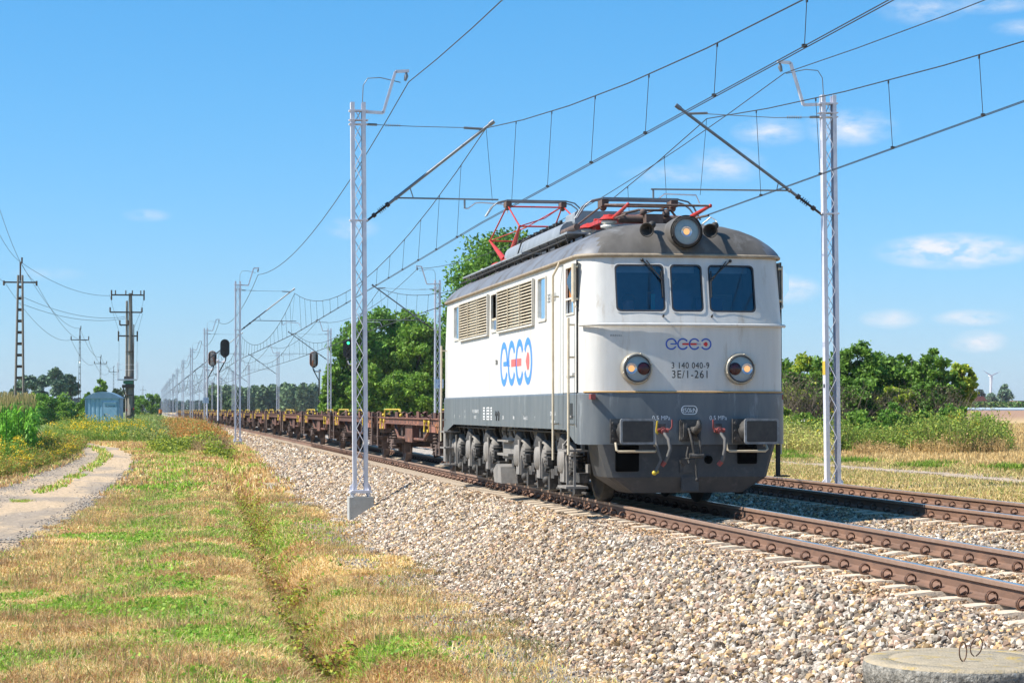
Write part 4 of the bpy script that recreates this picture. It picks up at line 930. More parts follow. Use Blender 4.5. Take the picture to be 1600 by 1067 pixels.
def logo(fn, x, z, r, mb_, mr_, txt, par):
    w = r*(.30 if r > .2 else .25); D = r*2.03; c = [-1.5*D, -.5*D, .5*D, 1.5*D]; nm = 'logo'
    fn(x, z, *arc(c[0], 0, r, w, 0, 2*PI-.50), nm, mb_); fn(x, z, *quad(c[0]-r*.15, c[0]+r*.9, -r*.10, r*.10), nm, mb_, .005)
    fn(x, z, *arc(c[1], 0, r, w, .55, 2*PI-.55), nm, mb_); fn(x, z, *arc(c[2], 0, r, w, .55, 2*PI-.55), nm, mb_)
    fn(x, z, *arc(c[3], 0, r, w, PI+.55, 3*PI-.55), nm, mb_)
    fn(x, z, *quad(c[1]-r*.1, c[2]-r*.86, -r*.16, r*.16), nm, mr_); fn(x, z, *quad(c[2]-r*.72, c[2]+r*.40, -r*.16, r*.16), nm, mr_)
    vs = [(c[3]-r*.50, 0)]+[(c[3]+r*.32*math.cos(a), r*.38*math.sin(a)) for a in np.linspace(-2.1, 2.1, 16)]; fn(x, z, vs, [tuple(range(17))], nm, mr_, .005)
    t = textmesh('RAIL', r*.40, sx=.9); fn(x+c[2]+r*.82, z-r*.13, *t, nm, mb_, .005)
logo(onfront, .0, 2.275, .082, M['blue'], M['lred'], 1, body)
logo(onside, 5.65, 2.135, .38, M['blue2'], M['lred2'], 1, body)
t = textmesh('3E/1-261', .185, 'CENTER', .95, 1.1); onside(2.45, 2.98, *t, 'number_lettering', M['letter'])
t = textmesh('91 51 3140 040-9 PL', .09, 'CENTER'); onside(9.85, 1.30, *t, 'small_lettering', M['wlet'], .026, skirt); t = textmesh('EP09 6.1', .07, 'CENTER'); 
for y, s, sz in ((9.75, '3 140 040-9', .07), (2.2, 'REV 18.04.16', .07), (2.2, 'Bremse', .05)): pass
for y, z, s, sz in ((2.25, 1.27, 'DPI 24.04.16', .085), (2.25, 1.16, 'Kraw-Gaz', .08), (4.6, 1.20, 'Twoj tel 12', .08), (3.75, 1.19, 'T', .09), (5.7, 1.20, '(40t)', .08), (6.75, 1.20, '(20t)', .08), (12.6, 1.20, 'M', .09), (11.9, 1.19, 'T', .08), (11.2, 1.20, '14', .07), (11.2, 1.30, '10', .07), (9.9, 1.20, 'PL-ECCO', .07)):
    t = textmesh(s, sz); onside(y, z, *t, 'small_lettering', M['wlet'], .026, skirt)
for y0, y1 in ((8.75, 8.95), (8.25, 8.55), (7.95, 8.1)):
    b = MB(); strip([(y0, 1.18), (y1, 1.18), (y1, 1.40), (y0, 1.40)], [(y0+.02, 1.20), (y1-.02, 1.20), (y1-.02, 1.38), (y0+.02, 1.38)], lambda y, z: (-HWL-.026, y, z), b)
    for q in range(3): yq = 1.22+q*.055; b.add([(-HWL-.026, y0+.03, yq), (-HWL-.026, y1-.03, yq), (-HWL-.026, y1-.03, yq+.025), (-HWL-.026, y0+.03, yq+.025)], [(0, 1, 2, 3)])
    b.build('inspection_table', M['wlet'], skirt)
b = MB()
for cx, s_ in ((7.45, 1), (7.2, 1)):
    b = MB(); b.tube([(-HWL-.03, cx+.0, 1.17), (-HWL-.03, cx-.03, 1.30), (-HWL-.03, cx+.06, 1.33), (-HWL-.03, cx+.10, 1.26), (-HWL-.03, cx, 1.25)], .009, 5); b.build('graffiti', M['letter'], skirt)
b = MB()
for x_ in (-1.0, ): 
    for q in range(2): b.tube([(-HWL-.008, 7.62-q*.12, 2.14), (-HWL-.008, 7.6-q*.12, 2.2), (-HWL-.008, 7.66-q*.12, 2.22)], .008, 4)
b.build('lamp_mark', M['letter'], body)
# ------------------------------------------------------------------ wagons
WL = 14.0
M['hazard'] = bpy.data.materials.new('hazard_stripes'); m = M['hazard']; m.use_nodes = True
_N, _L = m.node_tree.nodes, m.node_tree.links; tc = _N.new('ShaderNodeTexCoord'); mp = _N.new('ShaderNodeMapping'); mp.inputs['Rotation'].default_value = (PI/4, 0, 0)
wv = _N.new('ShaderNodeTexWave'); wv.bands_direction = 'Y'; wv.inputs['Scale'].default_value = 1.6; wv.inputs['Distortion'].default_value = .4
cr = _N.new('ShaderNodeMapRange'); cr.inputs[1].default_value = .48; cr.inputs[2].default_value = .52
mx = _N.new('ShaderNodeMixRGB'); mx.inputs[1].default_value = (.02, .018, .016, 1); mx.inputs[2].default_value = (.42, .16, .05, 1)
_L.new(tc.outputs['Object'], mp.inputs[0]); _L.new(mp.outputs[0], wv.inputs[0]); _L.new(wv.outputs['Fac'], cr.inputs[0]); _L.new(cr.outputs[0], mx.inputs[0]); _L.new(mx.outputs[0], _N['Principled BSDF'].inputs['Base Color']); _N['Principled BSDF'].inputs['Roughness'].default_value = .8
def make_wagon():
    t = thing('flat_wagon', 'first empty rust brown flat wagon, coupled straight behind the locomotive', 'wagon', (XT1, 43.72, 0), group='empty flat wagons behind the locomotive')
    b = MB()
    for s in (-1, 1):
        b.box(*sorted((s*1.30, s*1.22)), .62, WL-.62, 1.00, 1.17); b.box(*sorted((s*1.34, s*1.30)), .62, WL-.62, 1.14, 1.17); b.box(*sorted((s*1.34, s*1.30)), .62, WL-.62, 1.00, 1.025)
        b.box(*sorted((s*.30, s*.38)), .62, WL-.62, .80, 1.15)
    for y in np.arange(1.6, WL-1, 1.35): b.box(-1.22, 1.22, y-.05, y+.05, .92, 1.12)
    for y in (.62, WL-.72): b.box(-1.30, 1.30, y, y+.10, .86, 1.16)
    b.box(-1.25, 1.25, .8, 3.2, 1.12, 1.145); b.box(-1.25, 1.25, WL-3.2, WL-.8, 1.12, 1.145)
    fr_ = b.build('wagon_frame', M['rust'], t)
    b = MB()
    for y in (5.2, 7.0, 8.8): b.box(-1.20, 1.20, y-.10, y+.10, .72, .92)
    b.box(-.9, .9, 5.2, 8.8, .66, .74); b.build('underframe', M['gear'], fr_)
    for s in (-1, 1):
        for (y0, y1, z1) in ((.75, 1.25, 1.30), (1.7, 2.35, 1.29), (4.6, 5.1, 1.32), (WL-1.3, WL-.8, 1.30), (WL-5.1, WL-4.5, 1.31), (6.8, 7.2, 1.27)):
            b = MB(); b.box(*sorted((s*1.30, s*1.26)), y0, y1, 1.17, z1); b.add([(s*1.27, y0, z1), (s*1.27, y1, z1), (s*1.0, y1, 1.15), (s*1.0, y0, 1.15)], [(0, 1, 2, 3)])
            b.build('container_stop', M['rust'] , fr_)
        for y in (2.0, WL-2.0):
            b = MB(); x = s*1.31
            b.box(*sorted((s*1.30, s*1.335)), y-.55, y+.5, .86, 1.0); b.build('side_plate', M['rust2'], fr_)
        for y in (1.25, WL-1.25):
            b = MB(); b.box(*sorted((s*1.32, s*1.345)), y-.45, y+.35, .99, 1.055); b.box(*sorted((s*1.30, s*1.32)), y-.45, y+.35, .85, .985); b.build('hazard_plate', M['hazard'], fr_)
        for y in (2.6, WL-2.2):
            b = MB(); x = s*1.34
            b.tube([(x, y, .86), (x, y-.12, 1.02), (x, y-.12, 1.10), (x, y+.04, 1.10), (x, y+.08, 1.0)], .017, 6); b.box(*sorted((s*1.33, s*1.36)), y-.02, y+.16, .86, .92); b.build('yellow_lever', M['yel'], fr_)
            b = MB(); b.tube([(x, y+.7, 1.13), (x, y+.7, 1.0), (x, y+.7, .86)], [.03, .018, .03], 8); b.tube([(x, y+.7, 1.08), (x, y+.52, 1.10)], .025, 6); b.build('yellow_lock', M['yel'], fr_)
        for (y0, y1) in (((9.0, 12.4),) if s < 0 else ((1.8, 5.2),)):
            b = MB(); x = s*1.24; b.tube([(x, y0, 1.15), (x, y0, 1.34), (x, y0+.05, 1.37), (x, y1-.05, 1.37), (x, y1, 1.34), (x, y1, 1.15)], .02, 6); b.ball((x, y1+.30, 1.22), .05, 5); b.ball((x, y0-.3, 1.22), .045, 5)
            b.build('guard_hoop', M['yel'], t)
        for y in (.75, WL-.75):
            b = MB(); b.cyl((s*1.33, y, .38), (s*1.33, y, 1.28), .035, n=8); b.box(*sorted((s*1.2, s*1.36)), y-.16, y+.16, .38, .41); b.box(*sorted((s*1.2, s*1.36)), y-.16, y+.16, .62, .65); b.build('end_step', M['gear'], t)
    for ya in (2.6, WL-2.6):
        b = MB()
        for s in (-1, 1): b.lathe([(.0, .03), (.16, .03), (.2, .0), (.38, .0), (.40, .03), (.46, .03), (.46, -.10), (.49, -.11), (.49, -.13), (0, -.13)], (s*.80, ya, .46), (s, 0, 0), 28)
        b.cyl((-.8, ya, .46), (.8, ya, .46), .08); ws = b.build('wheelset', M['gear'], t)
        for s in (-1, 1):
            b = MB(); b.cyl((s*.95, ya, .46), (s*1.18, ya, .46), .13, n=12); b.box(*sorted((s*.98, s*1.12)), ya-.30, ya+.30, .36, .52); b.prism([(ya-.42, .95), (ya+.42, .95), (ya+.22, .35), (ya+.14, .35), (ya+.12, .70), (ya-.12, .70), (ya-.14, .35), (ya-.22, .35)], 'x', *sorted((s*1.00, s*1.03)))
            b.box(*sorted((s*1.03, s*1.10)), ya-.5, ya+.5, .84, .95); ab = b.build('axle_guard', M['gear'], ws)
            for dy in (-.33, .33):
                b = MB()
                for k in range(6): b.lathe([(.07, -.022), (.10, -.005), (.10, .005), (.07, .022)], (s*1.10, ya+dy, .42+k*.072), (0, 0, 1), 14)
                b.cyl((s*1.10, ya+dy, .38), (s*1.10, ya+dy, .86), .05, n=8); b.box(*sorted((s*1.0, s*1.2)), ya+dy-.1, ya+dy+.1, .35, .385); b.build('coil_spring', M['gear'], ab)
            for dy in (-.62, .62): b = MB(); b.prism([(ya+dy-.05, .25), (ya+dy+.05, .25), (ya+dy+.06, .62), (ya+dy-.06, .62)], 'x', *sorted((s*.75, s*.90))); b.cyl((s*.8, ya+dy, .55), (s*1.1, ya+dy, .55), .02, n=6); b.cyl((s*1.0, ya+dy, .5), (s*1.0, ya+dy, .9), .02, n=6); b.box(*sorted((s*.9, s*1.2)), ya+dy-.09, ya+dy+.09, .5, .6); b.build('brake_rigging', M['gear'], ws)
    for s, y, yb_ in ((1, 0, .62), (-1, WL, WL-.62)):
        for x in (-.875, .875):
            b = MB(); b.prism([(q[0]+x, q[1]+1.06) for q in rrect(-.22, .22, -.16, .16, .06, 3)], 'y', y, y+.035*s); b.cyl((x, y, 1.06), (x, y+.34*s, 1.06), .07, n=14); b.cyl((x, y+.30*s, 1.06), (x, yb_, 1.06), .11, n=14); b.build('buffer', M['gear'], t)
        b = MB(); b.tube([(0, yb_, 1.04), (0, y+.25*s, 1.04), (0, y+.15*s, 1.12)], .045); b.tube([(.05, y+.3*s, 1.0), (.06, y+.1*s, .75), (0, y-.0*s, .7)], .025); b.tube([(.35, yb_, .98), (.36, y+.35*s, .72), (.2, y+.1*s, .60)], .025)
        b.build('draw_gear', M['gear'], t)
    for q in ((1.15, 4.3, 5.0, .62, .999), (1.1, 7.9, 9.2, .60, .998), (1.0, 3.3, 3.9, .7, .99), (1.0, 10.2, 10.7, .6, .99), (1.0, .75, 2.0, .72, .99), (1.0, 12.0, 13.2, .72, .99)): MB().box(-q[0], q[0], *q[1:]).build('underfloor_box', M['gear'], t, bevel=.02)
    b = MB(); b.cyl((.55, 5.0, .78), (.55, 6.6, .78), .19, n=16); b.cyl((-.6, 3.75, .62), (-.6, 4.15, .62), .24, n=18); b.cyl((-.95, 3.9, .62), (-.6, 3.9, .62), .05); b.build('air_tank', M['dark'], t)
    b = MB(); b.box(-1.26, -1.1, 6.2, 7.6, .58, .98); b.tube([(-1.2, 3.2, .98), (-1.2, 4.4, .66), (-1.2, 9.5, .66), (-1.2, 10.4, .98)], .035, 6); b.build('truss_bar', M['rust'], t)
    return t
wag = make_wagon(); NW = 30
for i in range(1, NW):
    y = 43.72+i*(WL+.04); x = XT1+float(crv(y+WL/2)); a = math.atan2(float(crv(y+WL)-crv(y)), WL)
    nth = ['', 'second', 'third', 'fourth', 'fifth', 'sixth', 'seventh', 'eighth', 'ninth', 'tenth'][i] if i < 10 else None
    lab = f'{nth} empty rust brown flat wagon counted from the locomotive' if nth else 'distant empty flat wagon in the long row fading towards the horizon'
    w = dup(wag, (x-math.sin(-a)*0, y, 0), -a, lab)
    if i >= 10: w['group'] = 'distant flat wagons of the freight train'

# ------------------------------------------------------------------ catenary masts
MX1, MX2 = 4.50, 14.62
def make_mast(side, label, grp):
    t = thing('catenary_mast', label, 'catenary mast', (0, 0, 0), group=grp); W2 = .165; zt = 8.12; z0 = -.42
    for s in (-1, 1):
        b = MB(); b.box(*sorted((s*(W2), s*(W2-.012))), -.09, .09, z0, zt); b.box(*sorted((s*(W2-.012), s*(W2-.085))), -.09, -.078, z0, zt); b.box(*sorted((s*(W2-.012), s*(W2-.085))), .078, .09, z0, zt)
        b.build('mast_chord', M['galv'], t)
    for fy_, ph in ((-.085, 1), (.085, -1)):
        b = MB(); n = 26; pts = [(ph*(.085 if i % 2 else -.085), fy_, z0+.1+(zt-z0-.25)*i/n) for i in range(n+1)]; b.tube(pts, .010, 6); b.build('lacing', M['galv'], t)
    b = MB(); b.box(-.24, .24, -.20, .20, z0-.04, z0); b.box(-.215, .215, -.20, .20, z0, z0+.02)
    for x in (-.17, .17):
        for y in (-.14, .14): b.cyl((x, y, z0-.12), (x, y, z0+.06), .022, n=8); b.cyl((x, y, z0-.09), (x, y, z0-.05), .04, n=6)
    for s in (-1, 1): b.prism([(s*W2, z0+.02), (s*(W2+.07), z0+.02), (s*(W2+.07), z0+.10), (s*W2, z0+.18)], 'y', -.02, .02)
    b.build('base_plate', M['galv'], t)
    MB().box(-.27, .27, -.27, .27, -1.35, z0-.12).build('concrete_footing', M['conc2'], t, bevel=.012)
    # return wire bracket
    b = MB(); b.box(-.20, .22, -.10, .10, 7.92, 7.95); b.box(-.20, .22, -.11, .11, 7.72, 7.74)
    P = [(.12, 0, 7.92), (.56, 0, 7.90), (.84, 0, 8.82), (1.14, 0, 8.84)]
    for p, q in zip(P[:-1], P[1:]): b.bar(p, q, .06, .06)
    for z in (7.64, 5.52): MB().box(-.20, .20, -.10, .10, z-.015, z+.015).build('clamp_band', M['galv'], t)
    br = b.build('top_bracket', M['galv'], t)
    b = MB(); b.tube([(1.08, 0, 8.80), (1.08, 0, 8.72), (1.05, 0, 8.62)], [.02, .05, .03], 8); b.tube([(.1, 0, 8.1), (.12, 0, 8.5), (.22, 0, 8.66), (.5, 0, 8.68), (.95, 0, 8.58)], .010, 6); b.build('bond_cable', M['tubeg'], br)
    # cantilever
    c = bpy.data.objects.new('cantilever', None); link(c, t)
    tip = Vector((3.02 if side > 0 else 3.42, 0, 7.74 if side > 0 else 7.84)); hinge = Vector((.17, 0, 5.50)); dv = tip-hinge; L_ = dv.length
    b = MB(); b.tube([hinge+dv*.17, tip], .034, 10); b.cyl(tip-dv*.03, tip+dv*.004, .05, n=10); 
    b.build('strut_tube', M['tubeg'], c)
    b = MB(); ax = dv.normalized(); b.tube([hinge, hinge+dv*.17], .028, 8)
    for k in range(4): b.lathe([(.02, -.012), (.075, 0), (.02, .012)], hinge+dv*(.10+.013*k), ax, 14)
    b.cyl(hinge+dv*.05, hinge+dv*.07, .055, n=8); b.cyl(hinge+dv*.155, hinge+dv*.175, .06, n=8); b.build('strut_insulator', M['insul'], c)
    b = MB(); e = tip-dv*.075; b.tube([(.17, 0, 7.64), (1.2, 0, 7.61), (e.x, 0, e.z+.02)], .008, 6); b.tube([(e.x-.45, 0, e.z+.022), (e.x, 0, e.z+.0)], .028, 8)
    for k in range(7): b.lathe([(.015, -.01), (.038, 0), (.015, .01)], (.62+.05*k, 0, 7.627), (1, 0, 0), 10)
    b.cyl((.2, 0, 7.64), (.42, 0, 7.635), .028, n=8); b.build('tie_rod', M['tubeg'], c)
    k0 = (6.02-5.5)/dv.z; p = hinge+dv*k0
    b = MB()
    if side > 0: b.tube([p, (p.x+.15, 0, 6.02), (3.12, 0, 6.00)], .019, 8); b.cyl(hinge+dv*.34, hinge+dv*.34+Vector((.08, 0, -.25)), .012, n=6); b.tube([(2.36, 0, 6.0), (2.36, 0, 5.80)], .022, 8)
    else: b.tube([p, (p.x+.15, 0, 6.02), (4.0, 0, 6.02)], .019, 8); b.cyl(hinge+dv*.30, hinge+dv*.30+Vector((.05, 0, -.2)), .012, n=6); b.tube([(3.95, 0, 6.0), (3.95, 0, 5.80)], .022, 8)
    b.ball(tuple(p), .05, 5); b.build('steady_tube', M['tubeg'], c)
    b = MB()
    if side > 0: b.tube([(2.36, 0, 5.80), (2.44, 0, 5.80), (2.60, 0, 5.92), (2.72, 0, 5.935), (3.22, 0, 5.90), (3.30, 0, 5.84), (3.32, 0, 5.70)], .016, 8)
    else: b.tube([(3.95, 0, 5.80), (3.86, 0, 5.80), (3.70, 0, 5.92), (3.0, 0, 5.9), (2.92, 0, 5.72)], .016, 8)
    b.build('registration_arm', M['galv'], c)
    return t
LY = [45.9, 112.9, 174.8, 230.5, 285.3, 344, 393, 452, 498.5, 542, 590, 640, 700]
RY = [43.9, 108.2, 174, 243, 313, 372, 430, 490, 550, 610, 680]
lm = make_mast(1, 'tall lattice mast in the foreground standing in the ballast left of the locomotive', 'catenary masts left of the tracks')
lm.location = (MX1, LY[0], 0); lm.rotation_euler = (0, -.009, 0)
NTH = ['', 'second', 'third', 'fourth', 'fifth', 'sixth', 'seventh']
for i, y in enumerate(LY[1:], 1):
    nm = {1: 'second lattice mast on the left of the tracks, behind the foreground one', 2: 'third lattice mast on the left, with a small white sign, behind the signals'}.get(i, f'{NTH[i]} lattice mast on the left counted from the camera' if i < 7 else 'far lattice mast in the dense row left of the tracks near the horizon')
    o = dup(lm, (MX1+float(crv(y)), y, .12 if i == 1 else 0), 0, nm); o.rotation_euler = (0, -.003, 0)
rm = make_mast(-1, 'white lattice mast with a yellow band standing in the grass right of the tracks', 'catenary masts right of the tracks')
rm.location = (MX2, RY[0], .12); rm.rotation_euler = (0, .008, PI)
for i, y in enumerate(RY[1:], 1):
    nm = {1: 'lattice mast with the number sign standing behind the rear end of the locomotive', 2: 'lattice mast in front of the dark bushy trees beyond the wagons'}.get(i, f'{NTH[i]} lattice mast right of the tracks counted from the camera' if i < 7 else 'far lattice mast right of the tracks near the horizon')
    dup(rm, (MX2+float(crv(y)), y, 0), PI, nm)
yb2 = MB().box(.166, .170, -.092, .092, 2.0, 2.30).box(.166, .170, -.05, .05, 1.72, 1.80, 1); yb2.build('yellow_band', [M['yel'], M['letter']], rm)
def number_sign(txts, x, y, z, label, nm='distance_sign', s=1):
    t = thing(nm, label, 'sign', (x, y, z)); b = MB(); b.prism(rrect(-.24*s, .24*s, -.24*s, .24*s, .03*s), 'y', -.13, -.12)
    b.build('sign_plate', M['sgn'], t); MB().box(-.03, .03, -.12, -.09, -.02, .02).build('sign_clamp', M['galv'], t)
    for tx, dz, sz in txts:
        v_, f_ = textmesh(tx, sz*s, sx=.9); MB().add([(a, -.134, c_+dz*s) for a, c_ in v_], f_).build('sign_lettering', M['blue'], t)
number_sign([('110', .03, .25), ('4', -.20, .25)], MX2+.06, RY[1], 2.72, 'pale kilometre sign reading 110 over 4 on the mast behind the locomotive')
number_sign([('110', .03, .25), ('5', -.20, .25)], MX1+float(crv(LY[2])), LY[2], 2.15, 'pale kilometre sign on the third mast left of the tracks')
# ------------------------------------------------------------------ overhead wires
def cat_line(xt, SY, zs, zc, xs, label, xm=None):
    t = thing('overhead_line', label, 'overhead line', (xt, 0, 0), group='contact lines over the tracks')
    sup = [SY[0]-65]+SY; mp_ = []; cx = lambda y, i: 0
    zlow = zc+.42
    def zmes(y):
        for a, b_ in zip(sup[:-1], sup[1:]):
            if a <= y <= b_: u = (y-a)/(b_-a)*2-1; return zlow+(zs-zlow)*u*u
        return zs
    def xst(y):
        for i, (a, b_) in enumerate(zip(sup[:-1], sup[1:])):
            if a <= y <= b_: u = (y-a)/(b_-a); p, q = xs*(-1)**(i+1), xs*(-1)**i; return p+(q-p)*u
        return 0
    ys_ = []
    for a, b_ in zip(sup[:-1], sup[1:]): ys_ += list(np.linspace(a, b_, 15)[:-1])
    ys_ = [y for y in ys_ if y > -12]+[sup[-1]]
    r_ = lambda y: .0085+.00005*max(y, 0)
    xmf = lambda y: (xm or 0)*.5+.5*xst(y)
    MB().tube([(xmf(y)+float(crv(y)), y, zmes(y)) for y in ys_], [r_(y) for y in ys_], 5).build('messenger_wire', M['wire'], t)
    for dx in (-.025, .025): MB().tube([(xst(y)+float(crv(y))+dx, y, zc) for y in ys_], [r_(y)*.72 for y in ys_], 5).build('contact_wire', M['wire'], t)
    n = 0
    for a, b_ in zip(sup[:-1], sup[1:]):
        k = 17 if a < 150 else 9
        for i in range(1, k):
            y = a+(b_-a)*i/k
            if y < 10 or n >= 95: continue
            n += 1; b = MB(); x0, x1 = xmf(y)+float(crv(y)), xst(y)+float(crv(y)); z0, z1 = zmes(y), zc
            b.cyl((x0, y, z0), (x1, y, z1), .0045+.00004*y, n=4); b.box(x0-.008, x0+.008, y-.02, y+.02, z0-.05, z0+.01); b.box(x1-.028, x1+.028, y-.02, y+.02, z1-.005, z1+.035); b.build('dropper', M['wire'], t)
    for y in SY[:5]:
        x0, x1 = xmf(y)+float(crv(y)), xst(y)+float(crv(y))
        MB().cyl((x0, y, zs), (x1-.25*np.sign(x1-float(crv(y))+1e-6), y, 6.0), .006, n=4).build('hanger', M['wire'], t)
cat_line(XT1, LY, 7.62, 5.50, -.22, 'pair of contact wires and messenger with droppers over the locomotive')
cat_line(XT2, RY, 7.66, 5.60, .2, 'pair of contact wires and messenger with droppers over the empty track', )
def sagwire(nm, pts, sag, m, r, label, cat='wire', grp=None, n=14):
    P = []; 
    for (p, q) in zip(pts[:-1], pts[1:]):
        p, q = Vector(p), Vector(q)
        for i in range(n): u = i/n; v = p.lerp(q, u); v.z -= sag*4*u*(1-u)*min(1, (q-p).length/60); P.append(v)
    P.append(Vector(pts[-1])); d0 = [p.y for p in P]
    o = MB().tube(P, [r+.00005*max(0, y) for y in d0], 5).build(nm, m); return tag(o, label, cat, grp)
sagwire('return_wire', [(MX1+1.05, LY[0]-66, 8.6)]+[(MX1+1.05+float(crv(y)), y, 8.6) for y in LY], 1.0, M['wire'], .009, 'sagging return wire carried by the bent brackets of the left masts')
sagwire('return_wire', [(MX2-1.05, RY[0]-66, 8.7)]+[(MX2-1.05+float(crv(y)), y, 8.7) for y in RY], 1.0, M['wire'], .008, 'sagging return wire carried by the bent brackets of the right masts')
# ------------------------------------------------------------------ signals
def signal(label, x, y, z0, zp, flip, lit=None, rusty=False):
    t = thing('railway_signal', label, 'railway signal', (x, y, z0), PI if flip else 0, 'railway signals beside the tracks')
    b = MB(); b.cyl((0, 0, .55), (0, 0, zp), .075, n=12); b.cyl((0, 0, zp), (0, 0, zp+.06), .10, n=10); b.tube([(0, 0, zp-.15), (.45, -.02, zp-.12), (.5, -.02, zp+.1)], [.07, .06, .05], 8); b.cyl((-.15, 0, zp-.05), (-.02, 0, zp-.05), .12, n=10)
    b.build('signal_post', M['galv'], t); MB().cyl((0, 0, 0), (0, 0, .6), .10, n=12).build('post_foot', M['dark'], t); MB().box(-.35, .35, -.35, .35, -.5, .04).build('concrete_foot', M['conc2'], t)
    zc = zp+.95; P = [(.5+.36*math.cos(a), zc+.34+.36*math.sin(a)) for a in np.linspace(0, PI, 12)]+[(.5+.36*math.cos(a), zc-.34+.36*math.sin(a)) for a in np.linspace(PI, 2*PI, 12)]
    hd = MB().prism(P, 'y', -.10, -.085).build('signal_head', M['black'], t)
    b = MB(); b.box(.32, .68, -.085, .12, zc-.62, zc+.62); b.box(.40, .60, .1, .2, zc-.5, zc+.5); b.build('lamp_housing', mat('housing_rust', (.42, .42, .42), (.30, .28, .26), .6, spots=(.30, .12, .05), sscale=2.2, sth=(.5, .6)) if rusty else M['black'], hd)
    if rusty:
        b = MB(); n_ = len(P); b.tube([(p[0], -.09, p[1]) for p in P], .028, 5, closed=True); b.build('head_rim', mat('rim_rust', (.34, .13, .05), None, .8), hd)
    for k, dz in enumerate((.42, 0, -.42)):
        b = MB(); b.lathe([(.12, 0), (.125, .22), (.11, .22), (.105, 0)], (.5, -.10, zc+dz), (0, -1, 0), 16); b.build('lamp_hood', M['dark'], hd)
        MB().lathe([(.105, .02), (0, .03)], (.5, -.10, zc+dz), (0, -1, 0), 14).build('signal_lens', M['greenlamp'] if lit == k else M['gasket'], hd)
    b = MB(); b.tube([(.62, .05, zc-.55), (.55, .06, zc-.95), (.05, .08, zc-1.9), (.05, .08, .4)], .05, 6); b.cyl((.5, 0, zc-.75), (.5, 0, zc-.5), .14, .10, 10); b.build('signal_cable', M['black'], t)
    return t
def sig_at(px, pby, d, **k):
    x, y = bearing(px, d); return x, y, height(pby, d)
x, y, z = sig_at(341, 669, 163); signal('black three lamp signal facing the camera behind the second left mast', x, y, z, height(563, 163)-z, False)
x, y, z = sig_at(323.5, 659, 196); signal('rusty edged signal seen from behind beside the third left mast', x, y, z, height(576, 196)-z, True, rusty=True).scale = (-1, 1, 1)
x, y, z = sig_at(554.5, 645, 150); signal('black signal showing a green light in front of the dense trees', x, y, -.2, height(566, 150)+.2, False, lit=0).scale = (-1, 1, 1)
x, y, z = sig_at(499, 643, 190); signal('weathered signal seen from behind beyond the wagons', x, y, -.2, height(578, 190)+.2, True, rusty=True)
# ------------------------------------------------------------------ power poles on the left
def lattice_pole(px, d, top, arm, aw, label, zbase=-.3, w=.32, steel=True):
    x, y = bearing(px, d); zt = height(top, d); za = height(arm, d)
    t = thing('power_pole', label, 'power pole', (x, y, zbase), group='power line poles'); zt -= zbase; za -= zbase
    wt = w*.45
    for sx in (-1, 1):
        b = MB(); b.add([], []); 
        for sy in (-1, 1): b.tube([(sx*w/2, sy*w/2, -.2), (sx*wt/2, sy*wt/2, zt-.9)], w*.14, 4)
        b.build('pole_leg', M['polec'] if w > .3 else M['polex'], t)
    b = MB(); n = int(zt/.8)
    for i in range(1, n): z = zt*i/n*.92; ww = w+(wt-w)*z/zt; b.box(-ww/2, ww/2, -ww/2, ww/2, z-.09, z+.09) if w > .3 else b.box(-ww/2, ww/2, -ww/2, -ww/2+.05, z-.04, z+.04)
    b.build('pole_rungs', M['polex'], t)
    b = MB(); b.box(-aw/2, aw/2, -.05, .05, za-.05, za+.05)
    for s in (-1, 1): b.cyl((s*aw/2, 0, za-.22 if w > .3 else za), (s*aw/2, 0, za+.1 if w > .3 else za+.45), .07, n=8)
    b.cyl((0, 0, zt-1.3), (0, 0, zt), .06, n=8); b.cyl((.1, 0, zt-.1), (.1, 0, zt+.3), .06, n=8); b.build('crossarm', M['polex'], t)
    return x, y, zt+zbase, za+zbase
PP = [lattice_pole(30.5, 141, 409, 441, 2.15, 'tall concrete lattice power pole rising behind the maize at the left edge', w=.62),
      lattice_pole(124.5, 255, 513, 531, 2.1, 'thin dark power pole standing behind the left side of the blue shed', w=.28),
      lattice_pole(157, 385, 557, 568, 2.2, 'small power pole rising over the roof of the blue shed', w=.3),
      lattice_pole(177.5, 500, 573, 581, 2.2, 'distant power pole between the shed and the concrete pole', w=.3),
      lattice_pole(223.5, 900, 604, 609, 2.4, 'faint power pole on the horizon right of the concrete pole', w=.4)]
sagwire('power_line', [(*bearing(-60, 95), 13.5)]+[(p[0], p[1], p[2]) for p in PP[:4]], 1.2, M['wire'], .006, 'top power cable running along the lattice poles', 'wire', 'power cables of the pole line')
for s in (-1, 1): sagwire('power_line', [(bearing(-60, 95)[0]+s, bearing(-60, 95)[1], 12.6)]+[(p[0]+s*1.03, p[1], p[3]) for p in PP[:4]], 1.3, M['wire'], .006, ('left' if s < 0 else 'right')+' power cable hung from the pole crossarms', 'wire', 'power cables of the pole line')
